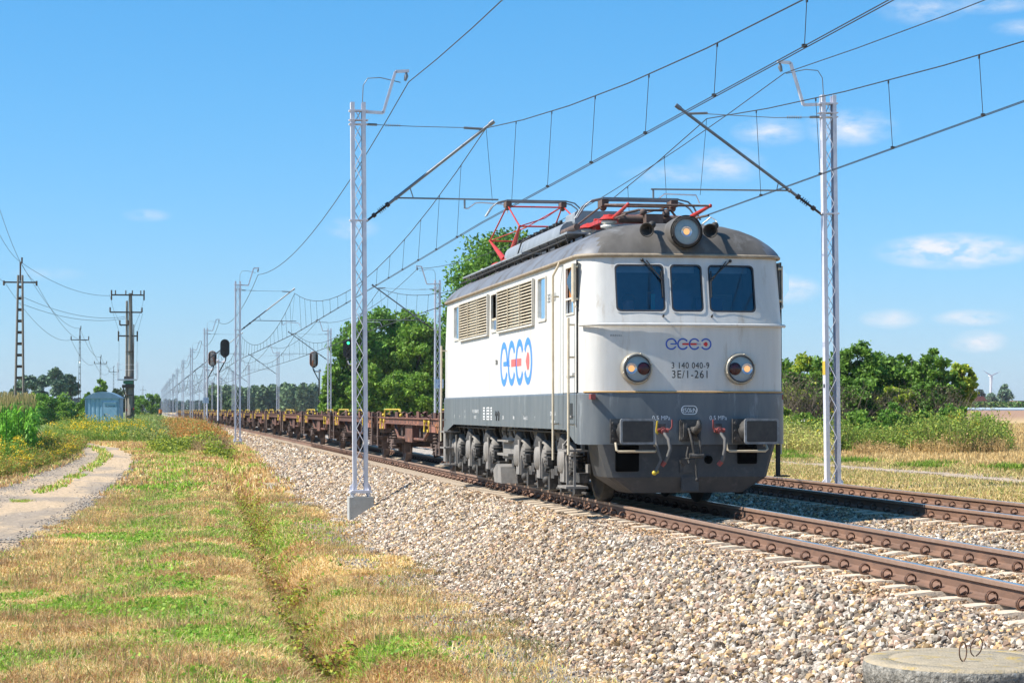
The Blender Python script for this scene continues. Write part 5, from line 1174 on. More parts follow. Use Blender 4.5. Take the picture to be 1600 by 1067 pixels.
# transformer pole
d = 182; x, y = bearing(203, d); zg = height(668, d); Tz = lambda py: height(py, d)-zg; Tx = lambda px: (px-203)*d/F
t = thing('concrete_power_pole', 'stout concrete power pole with crossarms, cage and green box right of the blue shed', 'power pole', (x, y, zg))
b = MB(); b.tube([(.12, 0, -.3), (.0, 0, Tz(458))], [.33, .15], 16); b.tube([(-.28, .1, -.3), (-.30, .1, Tz(470))], [.12, .10], 8); b.build('pole_shaft', M['polec'], t)
for py, x0, x1 in ((461, 174, 224), (488, 172, 221), (525, 185, 214), (508, 187, 200)):
    b = MB(); b.box(Tx(x0), Tx(x1), -.16, -.06, Tz(py)-.06, Tz(py)+.06)
    for q in (x0, x1): b.cyl((Tx(q), -.1, Tz(py)-(.45 if py in (461, 525) else 0)), (Tx(q), -.1, Tz(py)+.42), .07, n=8)
    if py == 461:
        for q in (180, 196, 206, 219): b.cyl((Tx(q), -.1, Tz(py)), (Tx(q), -.1, Tz(py)+.4), .055, n=8)
    b.build('crossarm', M['polex'], t)
b = MB(); b.box(Tx(184), Tx(214), -.8, .5, Tz(593)-.08, Tz(593)+.03)
for q in (184, 213): b.cyl((Tx(q), -.75, Tz(593)), (Tx(q), -.75, Tz(566)), .03, n=6); b.cyl((Tx(q)+.12, -.75, Tz(593)), (Tx(q)+.12, -.75, Tz(566)), .03, n=6)
b.tube([(Tx(184), -.75, Tz(570)), (Tx(213), -.75, Tz(570))], .015, 5); b.tube([(Tx(184), -.75, Tz(578)), (Tx(213), -.75, Tz(578))], .015, 5); b.build('service_cage', M['galv'], t)
MB().box(Tx(193), Tx(208), -.55, .0, Tz(600), Tz(595)).build('green_box', M['green'], t)
b = MB(); b.box(Tx(191), Tx(210), -.5, .3, Tz(606), Tz(601)); b.bar((Tx(192), -.3, Tz(603)), (Tx(198), -.3, Tz(625)), .08, .08); b.box(Tx(194), Tx(208), -.4, .2, Tz(594), Tz(588)); b.build('box_bracket', M['polex'], t)
b = MB(); b.cyl((Tx(208.5), -.2, Tz(660)), (Tx(208.5), -.2, Tz(507)), .045, n=8); 
for py in (550, 618, 650): b.cyl((Tx(203)-.02, 0, Tz(py)), (Tx(203)-.02, 0, Tz(py)+.08), .36, n=14)
b.build('cable_pipe', M['polex'], t)
b = MB(); b.box(Tx(197.6), Tx(199), -.42, -.38, Tz(642), Tz(638)); b.box(Tx(208), Tx(210), -.42, -.38, Tz(640), Tz(637)); b.build('warning_tag', M['red'], t)
MB().box(Tx(205), Tx(208), -.40, -.37, Tz(650), Tz(638)).build('notice_plate', M['dark'], t)
b = MB(); 
for x0, p0, x1, p1, bow in ((171, 461, 190, 510, -1.5), (176, 488, 188, 525, 0), (225, 461, 209, 512, 1.2), (186, 528, 186, 566, .1), (214, 528, 213.5, 566, .1), (222, 490, 213, 525, 0)):
    b.tube([(Tx(x0), -.1, Tz(p0)), (Tx((x0+x1)/2)+bow*.1, -.1, Tz((p0+p1)/2)), (Tx(x1), -.1, Tz(p1))], .014, 4)
b.build('jumper_cable', M['wire'], t)
for (pa, za_, pb, s, lb) in ((PP[0], PP[0][2], 170, 462, 'upper'), (PP[0], PP[0][3]-.9, 195, 495, 'middle'), (PP[0], PP[0][3]-1.4, 199, 497, 'lower')):
    xb, yb_ = bearing(pb, d-.2); sagwire('branch_cable', [(pa[0], pa[1], za_), (xb, yb_, height(s, d))], .9, M['wire'], .007, f'{lb} cable from the lattice pole to the concrete pole', 'wire', 'branch cables to the concrete pole')
# ------------------------------------------------------------------ blue shed
d = 172; x, y = bearing(163.5, d); sw, sd = 52.5*d/F, 2.3; zg = -.22; hs_ = height(622, d)-zg; hc = height(612, d)-zg
t = thing('blue_shed', 'small light blue corrugated metal shed with arched roof behind yellow flowers', 'shed', (x, y, zg), -.12)
b = MB(); hw = sw/2; n = 16; pts = []
for i in range(n*4+1):
    u = i/(n*4); xx = -hw+sw*u; pts.append((xx, -sd/2+(.05 if (i % 8) in (2, 3, 4) and u < .52 else 0)))
vs = [(p[0], p[1], 0) for p in pts]+[(p[0], p[1], hs_) for p in pts]; k = len(pts); b.add(vs, [(i, i+1, k+i+1, k+i) for i in range(k-1)])
b.box(-hw, -hw+.02, -sd/2, sd/2, 0, hs_); b.box(hw-.02, hw, -sd/2, sd/2, 0, hs_); b.box(-hw, hw, sd/2-.02, sd/2, 0, hs_)
b.build('shed_wall', M['shed'], t)
arcp = [(xx, hs_+(hc-hs_)*(1-(xx/(hw+.1))**2)) for xx in np.linspace(-hw-.08, hw+.08, 17)]
b = MB(); b.prism([(-hw-.08, hs_-.03)]+arcp+[(hw+.08, hs_-.03)], 'y', -sd/2-.10, sd/2+.1); b.build('shed_roof', M['shedroof'], t)
dr = MB().box(.05, hw-.22, -sd/2-.04, -sd/2+.01, .1, hs_-.35).build('shed_door', M['shed'], t); MB().box(.08, hw-.25, -sd/2-.09, -sd/2-.03, hs_-.40, hs_-.33).build('door_hood', M['shed'], t)
v_, f_ = textmesh('TEL. POSTER.', .16); MB().add([(a+.62, -sd/2-.045, c_+hs_-.72) for a, c_ in v_], f_).build('door_lettering', M['letter'], dr)
b = MB(); b.box(.0, .05, -sd/2-.045, -sd/2+.01, .05, hs_-.30); b.box(hw-.22, hw-.17, -sd/2-.045, -sd/2+.01, .05, hs_-.30); b.build('door_post', M['shedroof'], dr)
MB().box(.14, .18, -sd/2-.08, -sd/2-.04, hs_*.42, hs_*.5).build('door_handle', M['dark'], dr)
b = MB(); b.box(-hw-.03, -hw+.05, -sd/2-.03, -sd/2+.04, 0, hs_); b.box(hw-.05, hw+.03, -sd/2-.03, -sd/2+.04, 0, hs_); b.box(-hw-.02, hw+.02, -sd/2-.02, -sd/2+.02, .0, .12); b.build('shed_trim', M['shedroof'], t)
# small trackside posts far off
x, y = bearing(251, 330); t = thing('track_marker', 'small orange topped trackside post near the horizon', 'marker post', (x, y, -.3)); MB().cyl((0, 0, 0), (0, 0, 1.2), .25, n=8).build('marker_post', M['dark'], t); MB().cyl((0, 0, 1.2), (0, 0, 1.75), .27, n=8).build('marker_cap', M['orange'], t)
# ------------------------------------------------------------------ wind turbine, houses
d = 2600; x, y = bearing(1548, d); t = thing('wind_turbine', 'white three bladed wind turbine on the right horizon', 'wind turbine', (x, y, 0)); zh = height(587, d)
b = MB(); b.tube([(0, 0, -5), (0, 0, zh)], [2.1, 1.2], 12); b.build('tower', M['turb'], t); MB().box(-1.5, 1.5, -3, 4, zh-1, zh+1.5).build('nacelle', M['turb'], t, bevel=.3)
for k, a in enumerate((.42, PI-.52, -PI/2)):
    b = MB(); L_ = 14.5; dv = Vector((math.cos(a), 0, math.sin(a))); pv = Vector((-math.sin(a), 0, math.cos(a))); o_ = Vector((0, -3.5, zh))
    P = [o_+pv*.5, o_+dv*3+pv*1.1, o_+dv*L_, o_+dv*3-pv*.5, o_-pv*.5]; b.add([tuple(p) for p in P]+[tuple(p+Vector((0, .5, 0))) for p in P], [(0, 1, 2, 3, 4), (9, 8, 7, 6, 5), (0, 5, 6, 1), (1, 6, 7, 2), (2, 7, 8, 3), (3, 8, 9, 4)]); b.build('blade', M['turb'], t)
for px, top, d, w, lab in ((1513, 619, 640, 11, 'low farmhouse with a red roof half hidden behind the shrubs'), (1587, 626, 900, 9, 'tiny house with a red roof at the right edge of the horizon')):
    x, y = bearing(px, d); h = height(top, d); t = thing('farmhouse', lab, 'house', (x, y, -.5)); MB().box(-w/2, w/2, -3, 3, 0, h*.55).build('house_wall', M['wallp'], t)
    MB().prism([(-w/2-.4, h*.55), (w/2+.4, h*.55), (w/2-2, h+.5), (-w/2+2, h+.5)], 'y', -3.4, 3.4).build('house_roof', M['rooft'], t)
# ------------------------------------------------------------------ vegetation helpers
def quads(P, size, nrm_bias=(0, 0, .3), asp=.6, rng=RNG):
    n = len(P); nr = rng.normal(size=(n, 3))+np.array(nrm_bias); nr /= np.linalg.norm(nr, axis=1)[:, None]
    t = rng.normal(size=(n, 3)); t -= nr*(t*nr).sum(1)[:, None]; t /= np.linalg.norm(t, axis=1)[:, None]; b = np.cross(nr, t)
    s = np.broadcast_to(np.asarray(size, float), (n,))[:, None]
    V = np.stack([P+t*s, P+b*s*asp, P-t*s, P-b*s*asp], 1).reshape(-1, 3); Fq = np.arange(n*4).reshape(-1, 4); return V, Fq
def leafmesh(name, P, size, cols, parent=None, m=None, bias=(0, 0, .3), asp=.6):
    V, Fq = quads(P, size, bias, asp); return npmesh(name, V, Fq, np.repeat(cols, 4, 0), m or M['leaf'], False, parent)
def blades(name, P, h, w, cols, label=None, lean=.35, par=None, m=None, kind='stuff'):
    n = len(P); a = RNG.random(n)*2*PI; d = np.stack([np.cos(a), np.sin(a), np.zeros(n)], 1); a2 = RNG.random(n)*2*PI; e = np.stack([np.cos(a2), np.sin(a2), np.zeros(n)], 1)
    l = (RNG.random(n)*lean*2)[:, None]; h = np.broadcast_to(h, (n,))[:, None]; w = np.broadcast_to(w, (n,))[:, None]
    up = np.array([0, 0, 1.])
    mid = P+e*h*l*.35+up*h*.55; tip = P+e*h*l+up*h*(1-.25*l)
    V = np.stack([P-d*w, P+d*w, mid+d*w*.85, mid-d*w*.85, tip+d*w*.15, tip-d*w*.15], 1).reshape(-1, 3); i6 = 6*np.arange(n)[:, None]; Fq = np.concatenate([i6+[0, 1, 2, 3], i6+[3, 2, 4, 5]], 0)
    c = np.repeat(cols, 6, 0)
    o = npmesh(name, V, Fq, c, m or M['blade'], False, par)
    return tag(o, label, kind=kind) if kind else o
def pick(pal, n, var=.3): return np.array(pal)[RNG.integers(0, len(pal), n)]*(1-var/2+var*RNG.random((n, 1)))
G_DK = [(.10, .22, .03), (.14, .29, .04), (.12, .25, .035), (.19, .35, .05)]
G_MD = [(.15, .28, .035), (.19, .34, .045), (.12, .24, .03), (.25, .40, .055)]
G_YL = [(.26, .36, .04), (.36, .43, .05), (.20, .30, .035), (.44, .46, .05)]
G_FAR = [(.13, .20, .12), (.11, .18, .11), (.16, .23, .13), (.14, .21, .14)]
def tree(name, label, cat, px, d, top, wpx, pal=G_DK, zbase=-.35, n=5200, ls=.2, group=None, trunk=.25, low=.12, clumps=46, gap=.5, m=None, seed=0, dep=1.0, spray=1.0):
    rng = np.random.default_rng(seed+int(px)*7+int(d)); x, y = bearing(px, d); h = height(top, d)-zbase; w = wpx*d/F/2
    t = thing(name, label, cat, (x, y, zbase), group=group); zc = h*(low+(1-low)*.5); rz = h*(1-low)*.5
    C_ = []
    while len(C_) < clumps:
        v = rng.normal(size=3); v /= np.linalg.norm(v); r = rng.random()**.42*.80
        c = np.array([v[0]*w*r, v[1]*w*dep*r, zc+v[2]*rz*r]); C_.append(c)
    C_ = np.array(C_); cr_ = w*(.22+.22*rng.random(clumps))*spray; C_[:, :2] *= (1.1 if spray < 1 else 1); fac = .8+.4*rng.random(clumps); n = int(n*1.6); ls = ls*.82
    k = rng.integers(0, clumps, n); v = rng.normal(size=(n, 3)); v /= np.linalg.norm(v, axis=1)[:, None]
    P = C_[k]+v*(cr_[k]*(rng.random(n)**gap)*(1+(.35 if spray > .7 else .7)*rng.random(n)**5))[:, None]*np.array([1, 1, .8]); P = P[P[:, 2] > .05]; k = k[:len(P)]
    cols = np.array(pal)[rng.integers(0, len(pal), len(P))]*(.75+.5*rng.random((len(P), 1)))*fac[k][:, None]
    b = MB(); b.tube([(0, 0, -.3), (w*.04, 0, h*.3), (-w*.03, 0, h*.6), (0, 0, h*.85)], [trunk, trunk*.75, trunk*.45, trunk*.1], 8)
    for i in range(0, clumps, 2):
        c = C_[i]; z0 = max(h*.12, min(h*.6, c[2]*.6)); b.tube([(0, 0, z0), tuple(c*np.array([.5, .5, .0])+np.array([0, 0, (z0+c[2])*.52])), tuple(c)], [trunk*.32, trunk*.2, .02], 5)
    b.build('trunk', M['bark'], t)
    leafmesh('crown', P, ls*(.6+.8*rng.random(len(P))), cols, t, m or M['leaf'])
    return t
# dense trees behind the wagons
gp = 'dense broadleaf trees behind the wagons'
tree('broadleaf_tree', 'dense dark green tree at the left end of the clump behind the wagons', 'tree', 556, 186, 486, 98, G_DK, n=12000, ls=.21, group=gp, low=-.05, clumps=110, spray=.8, gap=.6, dep=1)
tree('broadleaf_tree', 'tall round dark green tree directly behind the foreground mast', 'tree', 596, 190, 462, 115, G_DK, n=14000, ls=.21, group=gp, low=-.05, clumps=110, spray=.8, gap=.6)
tree('broadleaf_tree', 'dense green tree seen between the foreground mast and the locomotive', 'tree', 645, 188, 468, 120, G_MD, n=14000, ls=.21, group=gp, low=-.05, clumps=110, spray=.8, gap=.6)
tree('broadleaf_tree', 'dense green tree disappearing behind the rear end of the locomotive', 'tree', 700, 192, 474, 114, G_DK, n=10000, ls=.21, group=gp, low=-.05, clumps=110, spray=.8, gap=.6)
tree('broadleaf_tree', 'low bright green bushy tree at the left foot of the tree clump', 'tree', 520, 184, 556, 44, G_MD, n=5000, ls=.18, group=gp, low=-.1)
tree('broadleaf_tree', 'tallest tree, its leafy top showing above the locomotive roof', 'tree', 790, 172, 345, 205, G_DK, n=26000, ls=.19, group=gp, low=.15, clumps=110, gap=.6)
for i, (px, tp, w, pal) in enumerate([(575, 560, 70, G_MD), (615, 566, 66, G_MD), (655, 575, 70, G_MD)]):
    tree('undergrowth_bush', ['leafy bush under the dark trees, left of the foreground mast', 'leafy bush under the trees, right of the foreground mast', 'leafy bush under the trees beside the number sign mast'][i], 'bush', px, 176, tp, w, pal, n=7000, ls=.17, group='bushes at the foot of the dense trees', low=-.2, trunk=.1)
# trees far left
gl = 'airy trees on the left horizon'
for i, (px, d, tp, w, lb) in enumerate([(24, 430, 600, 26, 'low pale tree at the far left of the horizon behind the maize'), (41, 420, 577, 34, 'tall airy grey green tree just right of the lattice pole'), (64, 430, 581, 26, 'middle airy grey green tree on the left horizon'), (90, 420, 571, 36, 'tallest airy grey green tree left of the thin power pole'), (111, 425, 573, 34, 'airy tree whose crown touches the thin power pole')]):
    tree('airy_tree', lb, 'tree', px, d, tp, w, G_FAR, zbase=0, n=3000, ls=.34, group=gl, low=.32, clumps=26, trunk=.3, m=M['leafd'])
tree('airy_tree', 'small tree poking up behind the roof of the blue shed', 'tree', 157, 300, 588, 22, G_MD, zbase=0, n=1800, ls=.26, low=.4, clumps=16, trunk=.15)
tree('bush', 'pale silvery bush right behind the blue shed', 'bush', 184, 270, 602, 32, [(.12, .16, .08), (.10, .14, .07)], zbase=0, n=2600, ls=.2, low=.0)
gs = 'green shrubs in the left background'
for i, (px, d, tp, w, pal) in enumerate([(14, 230, 622, 46, G_MD), (48, 235, 612, 40, G_YL), (74, 232, 606, 44, G_DK), (100, 240, 615, 50, G_MD), (122, 250, 617, 40, G_MD), (138, 230, 606, 26, G_MD), (60, 215, 625, 56, G_MD), (205, 330, 604, 22, G_MD), (222, 400, 604, 34, G_MD), (238, 410, 602, 26, G_MD)]):
    tree('shrub', ['bushy shrub behind the maize tassels', 'yellowish shrub right of the lattice pole', 'dark shrub under the airy trees', 'round green shrub left of the thin pole', 'green shrub around the foot of the thin pole', 'green shrub against the left wall of the shed', 'low broad shrub in front of the other left shrubs', 'shrub directly right of the concrete pole', 'rounded green thicket at the edge of the horizon', 'green thicket ending beside the far masts'][i], 'shrub', px, d, tp, w, pal, zbase=-.2, n=2600, ls=.2, group=gs, low=-.25, trunk=.08, clumps=22)
# right hand thicket
gr_ = 'green shrubs beyond the far track'; G_HD = [(.10, .20, .03), (.14, .26, .035), (.12, .23, .035), (.18, .31, .045)]
for i, (px, d, tp, w, pal, lb) in enumerate([(1228, 106, 543, 60, G_HD, 'green shrub emerging from behind the locomotive corner'), (1262, 108, 535, 60, G_YL, 'yellow green shrub between the locomotive and the right mast'), (1300, 104, 532, 66, G_HD, 'green shrub directly behind the right mast'), (1340, 103, 516, 74, G_HD, 'tallest dark green shrub just right of the right mast'),
    (1385, 105, 528, 70, G_HD, 'mid green shrub in the middle of the right thicket'), (1425, 104, 533, 62, G_HD, 'dark green shrub right of the middle of the thicket'), (1457, 102, 529, 56, G_HD, 'pointed dark shrub near the right end of the thicket'), (1482, 103, 560, 44, G_HD, 'low dark shrub at the right end of the thicket'), (1503, 104, 556, 34, G_YL, 'small yellowing tree at the right end of the thicket')]):
    tree('shrub', lb, 'shrub', px, d, tp, w*1.35, pal, zbase=-.4, n=11000, ls=.12, group=gr_, low=-.15 if i != 8 else .35, trunk=.08, clumps=120, gap=.9, spray=.62)
for i, (px, d, tp, w, pal) in enumerate([(1220, 112, 545, 60, G_HD), (1280, 112, 538, 70, G_HD), (1320, 110, 530, 60, G_HD), (1362, 110, 526, 66, G_HD), (1402, 110, 532, 66, G_HD), (1442, 110, 530, 66, G_HD), (1245, 101, 590, 60, G_YL), (1350, 100, 575, 60, G_HD), (1405, 100, 580, 60, G_YL), (1450, 100, 580, 60, G_HD)]):
    tree('shrub', ['rear green shrub close to the locomotive corner', 'rear dark shrub left of the right mast', 'rear green shrub right of the right mast', 'rear dark shrub under the tallest crown', 'rear green shrub in the middle of the hedge', 'rear dark shrub at the right of the hedge', 'low yellow green bush left of the right mast', 'low green bush right of the right mast', 'low yellow green bush in the middle of the hedge', 'low green bush at the right of the hedge'][i], 'shrub', px, d, tp, w*1.3, pal, zbase=-.4, n=9000, ls=.12, group=gr_, low=-.2, trunk=.06, clumps=100, gap=.9, spray=.6)
def twigs(px, d, top, w, label, n=110, zb_=-.4):
    x, y = bearing(px, d); h = height(top, d)-zb_; t = thing('dry_shrub', label, 'shrub', (x, y, zb_), group='bare brown shrubs beyond the far track'); b = MB(); W_ = w*d/F/2
    for i in range(n):
        bx_, by_ = random.gauss(0, W_*.5), random.gauss(0, W_*.4); L_ = h*random.uniform(.45, 1.05); dx, dy = random.gauss(0, .35), random.gauss(0, .35)
        p0 = (bx_, by_, 0); p1 = (bx_+dx*L_*.4, by_+dy*L_*.4, L_*.5); p2 = (p1[0]+dx*L_*.5+random.gauss(0, .15), p1[1]+dy*L_*.5, L_*.85)
        b.tube([p0, p1, p2], [.014, .010, .004], 3, smooth=False)
        for _ in range(3):
            u = random.random(); q = Vector(p1).lerp(Vector(p2), u); b.tube([q, q+Vector((random.gauss(0, .35), random.gauss(0, .3), random.uniform(.05, .5)))], [.006, .002], 3, smooth=False)
    b.build('twigs', M['twig'], t); nl = 900; P = np.stack([RNG.normal(0, W_*.6, nl), RNG.normal(0, W_*.5, nl), RNG.uniform(0, h*.9, nl)], 1); leafmesh('dry_leaves', P, .06, pick([(.15, .12, .07), (.10, .10, .05), (.08, .11, .03)], nl), t)
for px, tp, w, lb in ((1232, 562, 66, 'bare brown shrub beside the locomotive corner'), (1270, 570, 60, 'bare brown shrub left of the right mast'), (1322, 588, 60, 'bare brown shrub right behind the right mast'), (1372, 598, 60, 'bare brown shrub in the middle of the thicket'), (1425, 592, 66, 'bare twiggy shrub right of the middle of the thicket'), (1475, 586, 64, 'bare twiggy shrub leaning at the right end of the thicket')):
    twigs(px, 99.5, tp+6, w*.9, lb)
for i, (px, tp, w, pal) in enumerate([(1222, 628, 40, G_YL), (1258, 634, 50, G_MD), (1338, 628, 60, G_MD), (1392, 622, 56, G_DK), (1440, 632, 50, G_MD), (1490, 622, 60, G_DK), (1530, 640, 50, G_MD)]):
    tree('low_bush', ['low yellow green bush at the locomotive corner', 'low bush between the locomotive and the right mast', 'low bush just right of the foot of the right mast', 'low dark bush in front of the hedge middle', 'low bush in front of the twiggy shrubs', 'low dark bush at the right end of the hedge', 'outermost low bush at the right end of the hedge'][i], 'bush', px, 95, tp, w*1.2, pal, zbase=-.4, n=4200, ls=.09, group='low bushes in front of the hedge', low=-.3, trunk=.04, clumps=70, gap=.9, spray=.6)
# far woods: one mass each
def wood(name, label, px0, px1, d, top, n, ls, pal, dd=60, low=0, rough=14, zb_=-.5):
    k = max(6, int((px1-px0)/rough*3)); cp_ = RNG.uniform(px0, px1, k); dc = d+RNG.uniform(0, dd, k); C_ = np.array([bearing(a, b_) for a, b_ in zip(cp_, dc)])
    hs = np.array([height(top+RNG.uniform(0, 9), b_) for b_ in dc]); r = rough*d/F*.75
    i = RNG.integers(0, k, n); v = RNG.normal(size=(n, 3)); v /= np.linalg.norm(v, axis=1)[:, None]; rr = RNG.random(n)**.3
    z = zb_+(hs[i]-zb_)*(1-.5*(1-v[:, 2]*rr)*1.0); P = np.stack([C_[i, 0]+v[:, 0]*r*rr, C_[i, 1]+v[:, 1]*r*rr, z], 1)
    cols = np.array(pal)[RNG.integers(0, len(pal), n)]*(.8+.4*RNG.random((n, 1)))*(.8+.45*RNG.random(k))[i][:, None]
    return tag(leafmesh(name, P, ls*(.6+.8*RNG.random(n)), cols, None, M['leafd'], (0, 0, .2), .9), label, kind='stuff')
wood('far_wood', 'dark distant wood behind the wagons', 328, 512, 620, 597, 30000, .5, [(.115, .18, .085), (.15, .22, .10), (.095, .155, .08)], 50, rough=16)  # distance haze is put into these lightened leaf colours
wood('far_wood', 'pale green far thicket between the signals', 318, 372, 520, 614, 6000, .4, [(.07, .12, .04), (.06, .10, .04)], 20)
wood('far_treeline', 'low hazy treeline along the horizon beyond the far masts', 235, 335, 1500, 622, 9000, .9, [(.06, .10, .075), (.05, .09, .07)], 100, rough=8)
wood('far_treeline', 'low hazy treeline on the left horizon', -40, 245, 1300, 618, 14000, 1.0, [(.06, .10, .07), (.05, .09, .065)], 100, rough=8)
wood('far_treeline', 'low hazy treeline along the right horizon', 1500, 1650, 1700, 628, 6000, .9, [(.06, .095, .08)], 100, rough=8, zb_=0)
tree('round_tree', 'round dark tree standing alone near the wind turbine', 'tree', 1567, 700, 597, 30, G_FAR, zbase=.8, n=3000, ls=.5, low=.05, clumps=26, m=M['leafd'])
tree('round_tree', 'lower tree just left of the round dark tree', 'tree', 1548, 690, 612, 30, G_FAR, zbase=.8, n=1800, ls=.45, low=0, clumps=18, m=M['leafd'])
tree('round_tree', 'pale slender tree between the thicket and the wind turbine', 'tree', 1529, 680, 605, 22, [(.09, .12, .09), (.07, .10, .08)], zbase=.8, n=1300, ls=.45, low=.1, clumps=18, m=M['leafd'])
# maize strip and covered crop far right
n = 22000; d_ = RNG.uniform(440, 520, n); p_ = RNG.uniform(1490, 1680, n); xy = np.array([bearing(a, b_) for a, b_ in zip(p_, d_)]); z = H(xy[:, 0], xy[:, 1])+RNG.uniform(0, 1.75, n)
tag(leafmesh('far_maize_field', np.column_stack([xy, z]), .4, pick([(.07, .15, .03), (.09, .18, .04), (.20, .22, .09)], n), None, M['leafd'], (0, 0, 0), .5), 'green strip of maize under the right horizon', kind='stuff')
b = MB(); 
for k in range(5):
    a = bearing(1490, 405+k*5); c = bearing(1690, 405+k*5); z_ = float(H(a[0], a[1])); b.tube([(a[0], a[1], z_+.1), (c[0], c[1], float(H(c[0], c[1]))+.1)], .42, 6)
tag(b.build('crop_cover', mat('fleece_cover', (.42, .52, .60), None, .7)), 'pale blue covered crop rows in front of the far maize', kind='stuff')
# ------------------------------------------------------------------ foreground grass
def roaddist(x, y): rc = np.interp(y, [p[1] for p in ROADC], [p[0] for p in ROADC]); return x-rc
def grassfield(name, label, x0, x1, y0, y1, dens, h0, h1, w, lean=.5):
    x, y = scat(x0, x1, y0, y1, dens); k = visible(x, y, .02); x, y = x[k], y[k]
    r = roaddist(x, y); w1 = np.interp(y, [14, 60, 100, 130], [1.85, 1.75, 1.1, .95]); n1 = (vn(y, x, .7, 41)-.5)*.5
    mid = (np.abs(r+.12) < .26+n1*.5)&(vn(x, y, 1.7, 44) > .30)&((y > 58)|(vn(x, y, 1.2, 45) > .66))
    onroad = (np.abs(r) < w1+n1)&(~mid)&(y < 135)
    toe = 5.75-(-.215-gz(y)-.02)/.57; bal = x > toe-.15+(vn(x, y, .6, 9)-.5)*.9
    bare = (fbm(x, y, 1.6, 21) > .455)&(x > 2.9)&(x < 4.5)&(y < 75)
    k = (~onroad)&(~(bal&(RNG.random(len(x)) > .015)))&(~(bare&(RNG.random(len(x)) > .2))); x, y = x[k], y[k]; mid = mid[k]
    g = greenness(x, y); g = np.maximum(g, mid*.8); isg = RNG.random(len(x)) < .05+.74*g
    thatch = np.maximum(ss(.45, .58, fbm(x, y, 1.0, 55))*.68, .75*np.exp(-((x-ditch_x(y))/.30)**2)*(y < 75))[:, None]*(RNG.random((len(x), 1)) < .85); c = np.where(isg[:, None], pick(GREEN, len(x), .5)*1.15, pick(STRAW, len(x), .5)*(.85+.35*fbm(x, y, 1.7, 12))[:, None]*1.12*(1-thatch)+np.array([.36, .18, .08])*thatch)
    h = RNG.uniform(h0, h1, len(x))*(1+.5*(vn(x, y, .45, 30)-.4)); dt = np.exp(-((x-ditch_x(y))/.35)**2); h *= 1+1.3*dt*(vn(x, y, .8, 33) > .5)
    return blades(name, np.stack([x, y, H(x, y)-.01], 1), h, RNG.uniform(.6, 1.3, len(x))*w, c, label, lean)
grassfield('grass', 'dry straw coloured and green grass in the near foreground', -7, 4.9, 17, 32, 3000, .035, .10, .0055, .8)
grassfield('grass_behind', 'mown dry grass along the ditch further back', -12, 5, 32, 60, 560, .05, .12, .011, .8)
grassfield('grass_far', 'mown grass beside the dirt road in the distance', -22, 5.2, 60, 150, 75, .08, .2, .024)
# sparse tall dry stems and seed heads
x, y = scat(-7, 4, 17, 60, 22); k = visible(x, y)&(np.abs(roaddist(x, y)) > 1.9)&(x < 3.6)&(vn(x, y, 1.4, 91) > .42); x, y = np.repeat(x[k], 5), np.repeat(y[k], 5); x = x+RNG.normal(0, .05, len(x)); y = y+RNG.normal(0, .05, len(y))
blades('dry_stems', np.stack([x, y, H(x, y)], 1), RNG.uniform(.10, .30, len(x)), .0035, pick([(.62, .46, .24), (.40, .24, .12), (.25, .30, .08)], len(x), .4), 'thin dry stems standing above the mown grass', .7)
# broad leaf weeds in green patches
x, y = scat(-6, 4, 17, 70, 240); k = visible(x, y)&(RNG.random(len(x)) < greenness(x, y)**1.5*.9+.03)&(np.abs(roaddist(x, y)) > 1.9)&(x < 3.6); x, y = x[k], y[k]
tag(leafmesh('ground_weeds', np.stack([x, y, H(x, y)+RNG.uniform(.02, .07, len(x))], 1), RNG.uniform(.012, .03, len(x))*(1+y/60), pick([(.18, .36, .04), (.25, .44, .05), (.32, .46, .06)], len(x), .5), None, M['leaf'], (0, 0, 1.2), .7), 'low broad leaved green weeds among the dry grass', kind='stuff')
x, y = scat(.9, 3.2, 18, 62, 120); k = (np.abs(x-ditch_x(y)) < .22+.1*vn(x, y, .8))&(vn(x, y, .9, 51) > .60); x, y = x[k], y[k]
n = len(x); xx = np.repeat(x, 9)+RNG.normal(0, .07, n*9); yy = np.repeat(y, 9)+RNG.normal(0, .07, n*9)
tag(leafmesh('ditch_bramble', np.stack([xx, yy, H(xx, yy)+RNG.uniform(.02, .26, n*9)], 1), .026, pick([(.26, .36, .04), (.44, .44, .05), (.36, .22, .07), (.30, .16, .06)], n*9, .4), None, M['leaf'], (0, 0, .8), .8), 'yellow green brambles creeping in the ditch', kind='stuff')
x, y = scat(2.6, 5.6, 17, 80, 30); toe = 5.75-(-.215-gz(y)-.02)/.57; k = (x > toe-.5)&(x < toe+.9)&(RNG.random(len(x)) < .3*(vn(x, y*.5, 1.1, 71) > .62)*(x < toe+.45*RNG.random(len(x))+.1))&visible(x, y); x, y = np.repeat(x[k], 24), np.repeat(y[k], 24)
x = x+RNG.normal(0, .06, len(x)); y = y+RNG.normal(0, .07, len(y)); z_ = np.maximum(H(x, y), bed_z(x)-.03)
blades('ballast_weeds', np.stack([x, y, z_], 1), RNG.uniform(.04, .14, len(x)), .005, pick([(.22, .17, .09), (.34, .22, .10), (.20, .24, .08)], len(x), .5), 'dry brown weeds growing at the foot of the ballast', .9)
